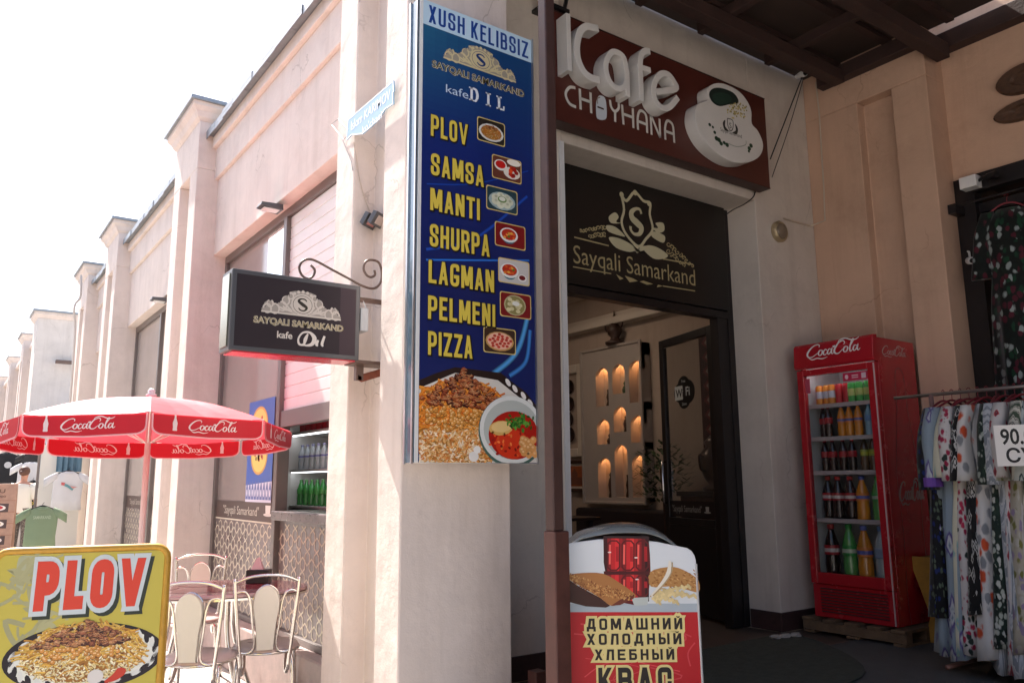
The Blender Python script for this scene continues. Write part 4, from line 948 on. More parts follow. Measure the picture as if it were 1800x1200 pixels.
def wall_lamp(x, y, z, label):
    t = thing('wall_lamp', label, 'lamp', (x, y, z), group='lamps under the lintels')
    MB().hexa([(x-.17, y-.06, z), (x, y-.07, z-.015), (x, y+.07, z-.015), (x-.17, y+.06, z), (x-.16, y-.05, z+.03), (x, y-.06, z+.035), (x, y+.06, z+.035), (x-.16, y+.05, z+.03)]).build('lamp_head', M('dark_grey_metal', (.12, .12, .125), .4, .6), t, bevel=.004)
    MB().box(x-.14, x-.02, y-.045, y+.045, z-.014, z-.008).build('lens', white_p, t)
wall_lamp(1.945, 5.75, 3.14, 'grey lamp under the lintel above the shuttered kiosk window')
wall_lamp(1.945, 9.5, 3.14, 'grey lamp under the lintel of the second bay')
wl = thing('wall_lamp', 'dark lamp on a short bracket on the broad pale end wall', 'lamp', (2.2, 21.8, 3.9))
MB().box(2.05, 2.55, 21.6, 21.75, 3.95, 4.03).build('lamp_head', iron, wl, bevel=.01); MB().tube([(2.55, 21.7, 3.98), (2.68, 21.75, 4.0), (2.75, 21.9, 3.9)], .02, 6).build('bracket', iron, wl)
b = MB().tube(cat([(1.60, 14.3, 4.45), (1.62, 14.32, 4.1), (1.55, 14.34, 3.9), (1.6, 14.38, 3.4), (1.62, 14.38, 1.5), (1.62, 14.38, ST)], 5), .02, 6); tag(b.build('drain_pipe', M('pale_pipe', (.6, .55, .5), .5)), 'thin pale pipe running down the farthest pilaster of the arcade', 'pipe')

# ---------------------------------------------------------------- parasol
UX, UY, UR = 1.085, 5.56, .905
um = thing('parasol', 'red and white drinks parasol with script lettering standing on the sunny pavement', 'parasol', (UX, UY, ST))
red_cloth = M('red_parasol_cloth', (.60, .06, .085), .45, var=.1, trans=.2, spec=.5, bump=.15, bscale=14)
ZT, ZA = 1.455, 1.665
a0 = math.atan2(-UY, -UX)                     # one seam towards the photographer
cor = [(UX+UR*math.cos(a0+k*math.pi/4), UY+UR*math.sin(a0+k*math.pi/4)) for k in range(8)]
b = MB(); n = 7
for k in range(8):                            # slightly sagging gores
    (x0, y0), (x1, y1) = cor[k], cor[(k+1) % 8]
    g = []
    for i in range(n+1):
        t = i/n; row = []
        for j in range(5):
            s = j/4; x = UX+(x0+(x1-x0)*s-UX)*t; y = UY+(y0+(y1-y0)*s-UY)*t
            z = ZA+(ZT-ZA)*t+.035*math.sin(math.pi*t)*(1)-.028*math.sin(math.pi*s)*t
            row.append((x, y, z))
        g.append(row)
    for i in range(n):
        for j in range(4): b.face([g[i][j], g[i+1][j], g[i+1][j+1], g[i][j+1]])
cl = b.build('canopy_cloth', red_cloth, um, smooth=True)
red_ink = printed('printed_cloth', .5, .25)
for k in range(8):
    (x0, y0), (x1, y1) = cor[k], cor[(k+1) % 8]
    p0, p1 = Vector((x0, y0, 0)), Vector((x1, y1, 0)); d = (p1-p0); L_ = d.length; d.normalize()
    outn = Vector((d.y, -d.x, 0))
    flip = outn.dot(Vector((x0-UX, y0-UY, 0))) < 0
    pr = Print((p0 if not flip else p0)+Vector((0, 0, ZT-.012))+ (outn*.01), d, (0, 0, 1), step=.0006)
    if pr.n.dot(Vector((x0-UX, y0-UY, 0))) < 0:
        pr = Print(p1+Vector((0, 0, ZT-.012)), -d, (0, 0, 1), step=.0006)
    hh = .115
    edge = [(0.012, 0), (L_-.012, 0)] + [(L_-.012, -hh*.55)] + ell(L_-.075, -hh*.62, .062, hh*.36, 5, 0, 0, -90)[1:] + [(L_/2, -hh*1.06)] + ell(.075, -hh*.62, .062, hh*.36, 5, 0, 270, 180)
    pr.poly(edge, (.60, .010, .028), 0)
    pr.line(edge[1:]+[edge[0]], .008, 'eab4bc', 2)
    cola(pr, L_*.29, -hh*.74, .068, 'f2e4e6', 3, sx=1.42); pr.poly(contour_bottle(L_*.2, -hh*.78, .088), 'f2e4e6', 3)
    # the print shows through, reversed, on the inner side
    pr2 = pr; pr2.mb.build('valance', red_ink, um)
    inn = Print(pr.o-pr.n*.004, pr.u, pr.v, step=-.0006)
    inn.poly(edge, (.60, .010, .028), 0); inn.line(edge[1:]+[edge[0]], .008, 'eab4bc', 2)
    cola(inn, L_*.29, -hh*.74, .068, 'f2e4e6', 3, sx=1.42); inn.poly(contour_bottle(L_*.2, -hh*.78, .088), 'f2e4e6', 3)
    inn.mb.build('valance_lining', red_ink, um)
MB().tube([(UX, UY, ST), (UX, UY, ZA)], .019, 12).build('pole', M('white_enamel', (.75, .68, .66), .35), um, smooth=True)
MB().lathe([(.03, 0), (.034, .02), (.02, .03), (.024, .045), (.012, .06)], (UX, UY, ZA-.005)).build('finial', white_p, um, smooth=True)
for k in range(8):
    x, y = cor[k]; MB().tube([(UX, UY, ZA-.01), (UX+(x-UX)*.5, UY+(y-UY)*.5, (ZA+ZT)/2+.018), (x, y, ZT-.004)], .005, 6).build('rib', M('white_enamel', (.75, .68, .66), .35), um)
    MB().tube([(UX, UY, ZT-.1), (UX+(x-UX)*.5, UY+(y-UY)*.5, (ZA+ZT)/2+.012)], .004, 6).build('strut', M('white_enamel', (.75, .68, .66), .35), um)
MB().lathe([(.25, 0), (.25, .05), (.2, .09), (.04, .1), (.035, .3), (.026, .31)], (UX, UY, ST)).build('base', M('white_concrete_base', (.6, .58, .55), .7, var=.1), um, smooth=True, auto=40)
um.rotation_euler = (R(-2.6), R(.5), 0)

# ---------------------------------------------------------------- table and chairs
TX, TY, TZ = 1.38, 5.19, ST+.775
tb = thing('cafe_table', 'pink oval cafe table with red pattern beneath the parasol', 'table', (TX, TY, ST))
pk = M('pink_laminate', (.60, .36, .36), .12, var=.08, coat=.5); pk_r = M('red_laminate_pattern', (.42, .06, .09), .12, coat=.5)
TA = R(-28)
rot2 = lambda x, y: (TX+x*math.cos(TA)-y*math.sin(TA), TY+x*math.sin(TA)+y*math.cos(TA))
e_ = [rot2(*p) for p in ell(0, 0, .62, .38, 40)]
top = MB().prism(e_, TZ, 'Z', TZ-.022).build('table_top', pk, tb, bevel=.006)
MB().prism([rot2(*p) for p in ell(0, 0, .623, .383, 40)], TZ-.024, 'Z', TZ-.036).build('table_rim', chrome, tb)
b = MB()
for cx, cy, rx, ry in ((-.3, .0, .16, .15), (.02, .13, .2, .1), (.02, -.15, .2, .1), (.34, 0, .12, .14)):
    b.face([(*rot2(*p), TZ+.0012) for p in ell(cx, cy, rx, ry, 24)])
b.build('pattern', pk_r, top)
for sx in (-.3, .3):
    for sy in (-.16, .16):
        b = MB(); b.tube(cat([(*rot2(sx*.55, sy*.5), TZ-.04), (*rot2(sx*.6, sy*.6), TZ-.3), (*rot2(sx, sy*1.3), ST+.06), (*rot2(sx*1.1, sy*1.5), ST)], 5), .014, 8); b.build('leg', chrome, tb, smooth=True)
nh = thing('napkin_holder', 'dark napkin holder with pink napkins on the pink table', 'napkin holder', (*rot2(.3, .16), TZ))
bx = MB().box(-.07, .07, -.045, .045, .0, .085); bx.build('holder', M('dark_napkin_box', (.02, .014, .014), .3), nh, local=True, bevel=.006)
MB().hexa([(-.05, -.02, .08), (.03, -.02, .08), (.03, .02, .08), (-.05, .02, .08), (-.02, -.006, .15), (.0, -.004, .16), (.0, .006, .16), (-.02, .006, .15)]).build('napkins', M('pink_paper', (.8, .5, .52), .8), nh, local=True)
nh.rotation_euler.z = R(-35)
seat_m = M('pinkish_seat_vinyl', (.66, .49, .46), .3, var=.06, coat=.2); pad_m = M('cream_pad_vinyl', (.74, .68, .60), .35, var=.05)
def make_chair():
    t = thing('cafe_chair', '', 'chair', group='chrome chairs round the pink table')
    # local: seat faces +Y (front), back at -Y; height .86
    tip = lambda s: [(s*.178, -.215, .86), (s*.165, -.205, .70), (s*.135, -.185, .42), (s*.13, -.18, .36), (s*.12, -.15, .325), (s*.115, -.08, .35), (s*.12, .0, .405), (s*.13, .12, .43)]
    b = MB()
    for s in (-1, 1): b.tube(cat(tip(s), 5), .0105, 8)
    b.tube(cat([(-.178, -.214, .835), (-.1, -.222, .866), (0, -.226, .876), (.1, -.222, .866), (.178, -.214, .835)], 5), .0085, 8)
    b.build('back_frame', chrome, t, local=True, smooth=True)
    b = MB()
    for s in (-1, 1):
        b.tube(cat([(s*.17, -.207, .775), (s*.14, -.21, .788), (s*.108, -.212, .775), (s*.086, -.21, .72), (s*.073, -.2, .6), (s*.06, -.19, .5), (s*.072, -.185, .456), (s*.105, -.183, .444), (s*.137, -.184, .452)], 5), .007, 8)
    b.build('back_loop', chrome, t, local=True, smooth=True)
    pts = cat([(-.046, .46), (-.056, .6), (-.072, .71), (-.056, .785), (0, .82), (.056, .785), (.072, .71), (.056, .6), (.046, .46)], 4)
    n_ = len(pts); b = MB()
    rings = []
    for e, y in ((-.006, -.180), (0, -.186), (0, -.205), (-.006, -.214)):
        rings.append([(x*(1+e*8), y-(z-.45)*.06, .65+(z-.65)*(1+e*3)) for x, z in pts])
    b.loft(rings); pad = b.build('back_pad', pad_m, t, local=True, smooth=True, auto=50)
    MB().tube([(x, -.182-(z-.45)*.06, z) for x, z in pts], .004, 6).build('pad_trim', chrome, pad, local=True)
    sp = [(x*(1+.1*(y > .1)), y) for x, y in ell(0, .01, .19, .20, 28)]
    b = MB(); b.loft([[(x*k, .01+(y-.01)*k, z) for x, y in sp] for k, z in ((.93, .425), (1, .432), (1.0, .448), (.96, .462), (.8, .468))])
    b.build('seat', seat_m, t, local=True, smooth=True, auto=60)
    MB().tube([(x*1.02, y, .437) for x, y in sp], .007, 8, closed=True).build('seat_rim', chrome, t, local=True, smooth=True)
    for s in (-1, 1):
        MB().tube(cat([(s*.14, .13, .43), (s*.165, .17, .40), (s*.175, .19, .2), (s*.18, .205, 0)], 5), .0105, 8).build('leg', chrome, t, local=True, smooth=True)
        MB().tube(cat([(s*.13, -.06, .425), (s*.15, -.15, .40), (s*.165, -.2, .2), (s*.175, -.235, 0)], 5), .0105, 8).build('leg', chrome, t, local=True, smooth=True)
    MB().tube([(-.17, .185, .2), (-.163, -.19, .2)], .006, 6).tube([(.17, .185, .2), (.163, -.19, .2)], .006, 6).build('stretcher', chrome, t, local=True)
    return t
ch = make_chair()
p = deep(358, 1022, 4.5); ch.location = (p.x, p.y, ST); ch.rotation_euler.z = R(-32); ch['label'] = 'chrome cafe chair with cream back pad, half hidden by the yellow board'
p = deep(474, 1015, 4.78); dup(ch, (p.x, p.y+.02, ST), R(-20), 'chrome cafe chair with cream back pad nearest the latticed window, its back to the street')
p = deep(347, 985, 5.75); dup(ch, (p.x, p.y, ST), R(158), 'chrome cafe chair facing us across the pink table from its far side')

# ---------------------------------------------------------------- yellow A-board with the red word and dish
pc = deep(150, 960, 2.95)
ab = thing('pavement_board', 'yellow framed sandwich board with red lettering and a plate of rice', 'sign board', (pc.x, pc.y, ST), R(-15.5))
AW, AH = .285, 1.178                           # half width, height along the board
def tilt(bd, s):                                # board plane leaning back
    a = R(9)*s
    return lambda x, y, z: (x, (y+ (AH*math.sin(R(9))*-1)*0) + math.sin(a)*(z-AH) + y*0, z*math.cos(a))
yel = M('yellow_painted_steel', (.55, .30, .035), .45, .1, var=.2, scale=25, dirt=.5)
for s in (1, -1):
    lean = R(7)*s
    base_y = -s*math.sin(R(7))*AH
    pt = lambda x, z, o=0.: (x, base_y+math.sin(lean)*z-o*s, z*math.cos(lean))
    loop = [pt(-AW-.02, 0), pt(-AW-.005, .5), pt(-AW, AH-.05)]+[pt(-AW+.045-.045*math.cos(R(q)), AH-.05+.045*math.sin(R(q))) for q in (22, 45, 68, 90)]
    loop += [pt(AW-.045+.045*math.sin(R(q)), AH-.05+.045*math.cos(R(q))) for q in (0, 22, 45, 68, 90)]+[pt(AW, .5), pt(AW+.012, 0)]
    MB().tube(loop, .0125, 10).build('frame', yel, ab, local=True, smooth=True)
    MB().hexa([pt(-AW+.005, .2, -.004), pt(AW-.005, .2, -.004), pt(AW-.005, .2, .003), pt(-AW+.005, .2, .003), pt(-AW+.012, AH-.018, -.004), pt(AW-.012, AH-.018, -.004), pt(AW-.012, AH-.018, .003), pt(-AW+.012, AH-.018, .003)]).build('panel', M('yellow_panel', (.50, .42, .11), .5), ab, local=True)
bpy.context.view_layer.update()
lean = R(7)
o_l = Vector((-AW+.012, -math.sin(lean)*AH+math.sin(lean)*.2-.0036, .2*math.cos(lean)))
Rz = Matrix.Rotation(ab.rotation_euler.z, 3, 'Z')
# front board leans back from the photographer: it faces local -Y
pr = Print(o_l+Vector((0, -.0008, 0)), (1, 0, 0), (0, math.sin(lean), math.cos(lean)))
PW, PH = 2*AW-.024, AH-.218
class _W: pass
def buv(px, py):                                # photo point -> sheet coordinates
    o = Rz @ pr.o + Vector(ab.location); u = Rz @ pr.u; v = Rz @ pr.v; nn = u.cross(v); d = ray(px, py); t = (o-CAMP).dot(nn)/d.dot(nn); q = CAMP+d*t-o
    return (q.dot(u), q.dot(v))
pr.poly([(0, 0), (PW, 0), (PW, PH), (0, PH)], 'c4b54c', 0)
for k in range(24):                             # pale ghost ornament and scuffs in the corner
    c = (rnd.uniform(.02, .2), PH-rnd.uniform(.03, .28)); pr.curve([(c[0]+rnd.uniform(-.05, .05), c[1]+rnd.uniform(-.05, .05)) for _ in range(4)], rnd.uniform(.006, .018), shade('a9a67a', .1), .5+.02*k, 5)
Z = lambda x, y: buv(x/4.617, 940+y/4.617)
pr.poly(cat([Z(*p) for p in ((150, 190), (250, 165), (420, 180), (440, 260), (230, 260), (190, 420), (150, 520), (130, 400))], 4, True), 'aeb08c', .4)
l0, l1 = Z(262, 640), Z(1160, 570); tw = l1[0]-l0[0]; hh = .172
base = l0[1]+.008; sl = 0
for dx, dy, out, col, L in ((.012, -.012, .017, '2c3428', 1), (0, 0, .017, 'c9d2d2', 2.2), (0, 0, 0, 'd8442e', 3.6)):
    pr.word('PLOV', l0[0]+dx, base+dy, hh, .104, .046, .03, col, L, rad=.38, out=out, fit=tw)
dc = Z(690, 985)
pr.poly(ell(dc[0], dc[1]+.0, .258, .115, 44), '221a1e', 1); pr.poly(ell(dc[0], dc[1], .24, .1, 40), 'e4e4d8', 1.4)
for k in range(34):
    a = 6.28*k/34; q_ = (dc[0]+.232*math.cos(a), dc[1]+.096*math.sin(a)); pr.poly(ell(*q_, .02, .009, 8, a+1.2), '241c22' if k % 2 else 'dcdcd4', 1.5)
pilaf(pr, dc[0]-.005, dc[1]+.012, .205, .1, 2, 1300, rice=('e4cf96', 'efe2b8', 'd9bd74', 'e8d6a0', 'f2e8c8'), carrot=('d8a844', 'e0b654', 'c8903a'), meat=('6a3826', '4a2418', '8a5238', 'a87850', '3a1a16'), top=.38)
pr.poly(ell(*Z(775, 1145), .026, .024, 14), 'ded8d0', 8); pr.curve([Z(*p)+(w_,) for p, w_ in (((850, 1190), .4), ((930, 1150), 1.2), ((985, 1100), 1.6), ((1000, 1075), .8))], .02, 'c8402c', 8.2)
pr.build('board_print', ink_matte, ab, local=True)

# ---------------------------------------------------------------- kvas poster wrapped on a drinks barrel box
pc = deep(1105, 1000, 3.25)
kv = thing('drinks_stand', 'upright drinks stand wrapped in clear plastic with a red advertising poster', 'drinks stand', (pc.x, pc.y, 0), -R(35.5))
KW, KZ = .272, .86
# local: front faces -Y
front = [(-KW, 0), (KW+.012, 0), (KW+.004, KZ-.085)]+[(KW-.045+.048*math.cos(R(q)), KZ-.085+.05*math.sin(R(q))) for q in (20, 45, 70)]+[(.12, KZ-.012), (0, KZ-.001), (-.12, KZ), (-KW+.05, KZ-.012)]+[(-KW+.04+.04*math.cos(R(q)), KZ-.055+.04*math.sin(R(q))) for q in (110, 140, 165)]
MB().prism(front, .008, 'Y', 0).build('poster_board', white_p, kv, local=True, bevel=.003)
MB().prism([(x*.96, z*.985) for x, z in front], .36, 'Y', .02).build('body', M('dull_steel', (.2, .2, .21), .4, .5), kv, local=True, bevel=.03)
b = MB(); rings = []
for k in range(9):
    t = k/8; bulge = .035+.055*math.sin(math.pi*min(1, .15+t))
    pr_ = [(-KW+.012+(2*KW-.02)*j/16, KZ-.03-.07*(max(0, (j-10)/6))**2-.05*(max(0, (2-j)/2))**2+bulge*math.sin(math.pi*j/16)**.6) for j in range(17)]
    rings.append([(x, .01+.38*t, z) for x, z in pr_]+[(x, .01+.38*t, z-.006) for x, z in pr_[::-1]])
b.loft(rings)
hood = glassy('clear_plastic_wrap', (.30, .32, .30), .35, .15)
b.build('plastic_hood', hood, kv, local=True, smooth=True)
for q_ in ([(-KW, -.002, .0), (-KW, -.002, KZ-.06)], [(KW+.01, -.002, 0), (KW+.003, -.002, KZ-.1)]): MB().tube(q_, .005, 6).build('plastic_edge', glassy('clear_plastic_edge', (.7, .72, .72), .4, .2), kv, local=True)
pr = Print((-KW, -.0008, 0), (1, 0, 0), (0, 0, 1)); Rz2 = Matrix.Rotation(kv.rotation_euler.z, 3, 'Z'); ab_keep = ab
def kuv(px, py):
    o = Rz2 @ pr.o + Vector(kv.location); u = Rz2 @ pr.u; v = Vector((0, 0, 1)); nn = u.cross(v); d = ray(px, py); t = (o-CAMP).dot(nn)/d.dot(nn); q = CAMP+d*t-o
    return (q.dot(u), q.dot(v))
K = lambda x, y: kuv(980+x/4, 900+y/4)
yr = K(80, 698)[1]
pr.poly([(x+KW, z) for x, z in front][1:] + [(0.0, yr)] if False else [(.003, yr)]+[(2*KW+.004, yr)]+[(x+KW-.002*(x > 0), z-.003) for x, z in front[2:]], 'd4dade', 0)
pr.poly([(.003, 0), (2*KW+.008, 0), (2*KW+.004, yr), (.003, yr)], 'b81822', .1)
pr.poly([K(80, 640), K(995, 640), K(1000, 700), K(80, 700)], 'a8b4bc', .5)
mug = [K(*p) for p in ((322, 168), (640, 170), (650, 300), (655, 440), (640, 570), (625, 640), (540, 650), (430, 630), (345, 500), (325, 330))]
pr.poly(mug, '5c0710', 1)
mc = ['3c060c', '86101a', 'c01a22', 'd8262c', '9a101a', '7a0c14', 'c81e26', 'e03432', 'b01820', '8c1019', '5a0810', '2e050a']
lo = lambda x: 640 if x > 540 else (500+(x-345)*.72 if x > 345 else 350)
for i in range(12):
    xa, xb = 324+26.6*i, 324+26.6*(i+1)
    pr.poly([K(xa, 172), K(xb, 172), K(xb, min(625, lo(xb))), K(xa, min(625, lo(xa)))], mc[i], 1.4)
for row, (ya, yb_) in enumerate(((200, 405), (445, 590))):
    for i in range(3):
        xa = 345+100*i
        if row and i == 0: continue
        g_ = [K(xa+8, ya+20), K(xa+30, ya), K(xa+70, ya), K(xa+92, ya+22), K(xa+92, yb_-22), K(xa+70, yb_), K(xa+30, yb_), K(xa+8, yb_-20)]
        pr.line(g_+[g_[0]], .006, '5a0810', 2); pr.line([K(xa+24, ya+26), K(xa+22, yb_-40)], .008, 'ea5a52', 2.2); pr.line([K(xa+74, ya+40), K(xa+76, yb_-60)], .012, 'a8141e', 2.1)
pr.line([K(325, 425), K(648, 425)], .014, '4a0810', 2.4)
pr.poly([K(*p) for p in ((322, 165), (640, 168), (640, 185), (322, 182))], '2a1418', 2.4); pr.poly([K(*p) for p in ((520, 600), (640, 595), (632, 650), (540, 655))], 'b8c0bc', 2.2)
for x, y in ((365, 280), (552, 318), (558, 470)): pr.poly(ell(*K(x, y), .008, .003, 6), 'f4d8d4', 3)
# bread loaf
pr.poly([K(*p) for p in ((78, 470), (150, 520), (300, 600), (370, 655), (340, 668), (200, 660), (84, 630))], '3c1c16', 3)
pr.poly(cat([K(*p) for p in ((78, 440), (180, 425), (320, 430), (430, 490), (540, 570), (535, 600), (440, 640), (375, 655), (300, 600), (190, 535), (78, 465))], 3, True), 'a8713e', 3.3)
pr.poly([K(*p) for p in ((375, 655), (440, 612), (540, 575), (535, 605), (440, 650))], '6a3020', 3.6)
for i in range(260):
    a, b_ = rnd.random(), rnd.random(); x_ = 90+a*430; y_ = 440+a*140+b_*(45+90*min(1, a*2)*(1-a))-10
    pr.poly(ell(*K(x_, y_), .005, .0025, 5, rnd.uniform(0, 3)), shade(pick('8a5426', 'c08a4e', '7a4420', 'c89a5c'), .15), 3.8+i*.001)
# second loaf and wheat
pr.poly(cat([K(*p) for p in ((650, 420), (760, 385), (850, 390), (940, 435), (992, 480), (992, 560), (900, 540), (780, 520), (655, 520))], 3, True), 'b08048', 1.6)
for i in range(120): pr.poly(ell(*K(rnd.uniform(670, 985), rnd.uniform(405, 530)), .006, .0025, 5, rnd.uniform(-1, 0)), shade(pick('8e5a2c', 'c89a60', '9c6a36'), .15), 1.9+i*.001)
for k in range(7):
    x1_, y1_ = 720+k*45, 640-(k % 3)*40-(k*8 if k > 3 else 0)
    pr.curve([K(650, 590), K((650+x1_)/2, 575-(k % 3)*20), K(x1_, y1_)], .004, 'b89a68', 3.9, 6)
    for j in range(9):
        t = .35+.65*j/9; c = K(650+(x1_-650)*t, 590+(y1_-590)*t-12*math.sin(3*t)); pr.poly(ell(*c, .014, .006, 7, -.3+(.7 if j % 2 else -.7)), shade('d8c48e', .15), 4+.05*j+k*.3)
pr.curve([K(*p)+(w_,) for p, w_ in (((660, 590), .8), ((740, 490), 1), ((780, 420), 1.2), ((790, 340), .7))], .014, 'e2dccc', 6.5)
pr.curve([K(*p) for p in ((670, 585), (750, 500), (800, 420), (805, 350))], .005, 'b09870', 6.8)
# words
def ru(t, x0, x1, yb, yt, wt, Lb):
    a, b_ = K(x0, yb), K(x1, yb); h = abs(K(x0, yt)[1]-a[1]); n_ = len(t)
    for out, col, L in ((.0095 if h < .1 else .011, 'e0cf8a', Lb), (0, '241e1c', Lb+2)):
        pr.word(t, a[0], a[1], h, h*.66, h*wt, h*.3, col, L, rad=.22, out=out, fit=b_[0]-a[0])
ru('ДОМАШНИЙ', 205, 878, 826, 745, .2, 1); ru('ХОЛОДНЫЙ', 208, 872, 930, 852, .2, 1.2); ru('ХЛЕБНЫЙ', 262, 822, 1038, 962, .2, 1.4); ru('КВАС', 290, 806, 1270, 1090, .2, 1.6)
for k in range(16): pr.curve([(rnd.uniform(.01, .53), yr-.01-.3*k/16), (rnd.uniform(.1, .5), yr-.05-.3*k/16), (rnd.uniform(.01, .53), yr-.1-.3*k/16)], rnd.uniform(.002, .006), shade('d04048', .1), .3, 5)
pr.build('poster_print', printed('wrapped_poster', .45, spec=.3), kv, local=True)

# ---------------------------------------------------------------- drinks cooler
fr = thing('drinks_cooler', 'tall red glass-door drinks cooler with white script lettering on a pallet', 'cooler', (5.6, 3.36, .1))
red_p = M('red_cooler_paint', (.42, .012, .022), .25, var=.06, coat=.4); wh_in = M('cooler_lining', (.55, .6, .6), .4)
FX, FB, y0, y1, z0, z1 = 5.335, 5.865, 3.045, 3.68, .11, 2.11
MB().box(FX+.03, FB, y0, y0+.03, z0, z1-.02).box(FX+.03, FB, y1-.03, y1, z0, z1-.02).box(FB-.03, FB, y0+.03, y1-.03, z0, z1-.02).box(FX+.03, FB-.03, y0+.03, y1-.03, z0, .36).box(FX+.03, FB-.03, y0+.03, y1-.03, 1.93, z1-.02).build('body', red_p, fr, bevel=.004)
MB().box(FX+.06, FB-.03, y0+.03, y0+.034, .36, 1.93).box(FX+.06, FB-.03, y1-.034, y1-.03, .36, 1.93).box(FB-.034, FB-.03, y0+.034, y1-.034, .36, 1.93).box(FX+.06, FB-.034, y0+.034, y1-.034, .36, .375).build('lining', wh_in, fr)
b = MB(); hp = [(FX+.03, 1.915), (FX-.03, 1.915), (FX-.042, 1.93), (FX-.03, 2.085), (FX-.015, 2.105), (FX+.03, 2.11)]
b.prism(hp, y1+.006, 'Y', y0-.006); b.build('header', red_p, fr, bevel=.004)
dr = MB().box(FX-.02, FX+.028, y0, y0+.062, .345, 1.908).box(FX-.02, FX+.028, y1-.055, y1, .345, 1.908).box(FX-.02, FX+.028, y0+.062, y1-.055, 1.862, 1.908).box(FX-.02, FX+.028, y0+.062, y1-.055, .345, .425).build('door', red_p, fr, bevel=.005)
MB().box(FX-.005, FX+.003, y0+.062, y1-.055, .425, 1.862).build('pane', glassy('cooler_glass', (.03, .03, .03), .88), dr)
MB().box(FX-.026, FX-.02, y0+.004, y0+.012, .12, 1.9).build('edge_strip', M('pale_trim', (.6, .45, .45), .3), dr)
MB().box(FX-.0, FX+.03, y0, y1, z0, .34).build('grille', red_p, fr, bevel=.004)
b = MB()
for k in range(9):
    b.box(FX-.004, FX, y0+.06, y1-.06, .145+.02*k, .155+.02*k)
b.build('vent_slots', M('dark_red_slot', (.05, .006, .008), .6), fr)
SH = [.375, .80, 1.145, 1.395, 1.64]
for z in SH[1:]:
    MB().box(FX+.05, FB-.04, y0+.035, y1-.035, z-.016, z-.004).build('shelf', M('white_wire_shelf', (.6, .6, .6), .4), fr)
    b = MB().box(FX+.045, FX+.05, y0+.035, y1-.035, z-.022, z+.008); b.build('shelf_edge', M('price_strip', (.55, .50, .50), .4), fr)
pr = Print((FX-.0385, y1, 1.93), (0, -1, 0), (.075, 0, 1), step=.0006); cola(pr, .085, .06, .105, 'ece6e4', 10, sx=1.36, rot=0); pr.build('front_lettering', ink, fr)
pr = Print((FX, y0-.0008, 0), (1, 0, 0), (0, 0, 1))
cola(pr, .07, 1.965, .075, 'b9a09c', 1, sx=1.4); pr.build('side_lettering', ink, fr)
pr = Print((FX, y0-.0008, 0), (1, 0, 0), (0, 0, 1))
bt = [(FX+.29+a, z) for a, z in ((-.13, .12), (-.15, .3), (-.13, .75), (-.15, 1.0), (-.14, 1.2), (-.07, 1.6), (-.05, 1.85), (.05, 1.85), (.07, 1.6), (.14, 1.2), (.15, 1.0), (.13, .75), (.15, .3), (.13, .12))]
pr.o = Vector((0, y0-.0008, 0)); pr.curve(bt, .006, '8a4a4c', .6, 5); pr.build('bottle_outline', ink, fr); pr = Print((FX, y0-.0008, 0), (1, 0, 0), (0, 0, 1))
pr.o = Vector((FX, y0-.0008, 0)); cola(pr, .13, .93, .15, 'a89894', 1, sx=.72); pr.build('side_lettering', ink, fr)
pr = Print((FX-.0065, y1-.055, 1.862), (0, -1, 0), (0, 0, 1))
pr.poly([(.32, -.01), (.515, -.01), (.515, -.07), (.32, -.07)], 'c02a50', 0); pr.poly(ell(.35, -.04, .014, .018, 10), 'e8c8d0', 1); pr.poly([(.39, -.03), (.44, -.03), (.44, -.037), (.39, -.037)], 'e8c8d0', 1); pr.poly([(.39, -.045), (.44, -.045), (.44, -.052), (.39, -.052)], 'e8c8d0', 1); pr.poly([(.465, -.02), (.5, -.02), (.5, -.06), (.465, -.06)], 'd8c0c8', 1)
pr.build('door_sticker', ink, dr); pr = Print((FX-.0065, y1-.055, 1.862), (0, -1, 0), (0, 0, 1))
pr.poly([(.004, -.02), (.045, -.02), (.045, -.13), (.004, -.13)], 'b84a60', 0)
pr.build('door_sticker', ink, dr)
MB().box(FX+.045, FX+.06, y0+.08, y1-.08, 1.876, 1.89).build('cooler_lamp', glow('cooler_tube', (.85, .95, 1.), 5), fr)
# pallet
pal = thing('pallet', 'worn wooden pallet under the red drinks cooler', 'pallet', (5.6, 3.3, 0))
wd = M('old_pallet_wood', (.16, .10, .055), .8, var=.35, scale=14, bump=.2)
for k in range(5):
    y = 2.97+k*.17; MB().box(5.27, 5.87, y, y+.1, .083, .105).build('top_board', wd, pal, bevel=.004)
for k in range(3):
    x = 5.28+.25*k; MB().box(x, x+.08, 2.97, 3.75, .018, .083).build('bearer', wd, pal, bevel=.004)
for k in range(3): MB().box(5.27, 5.87, 2.97+.34*k, 3.06+.34*k, 0, .018).build('bottom_board', wd, pal, bevel=.003)

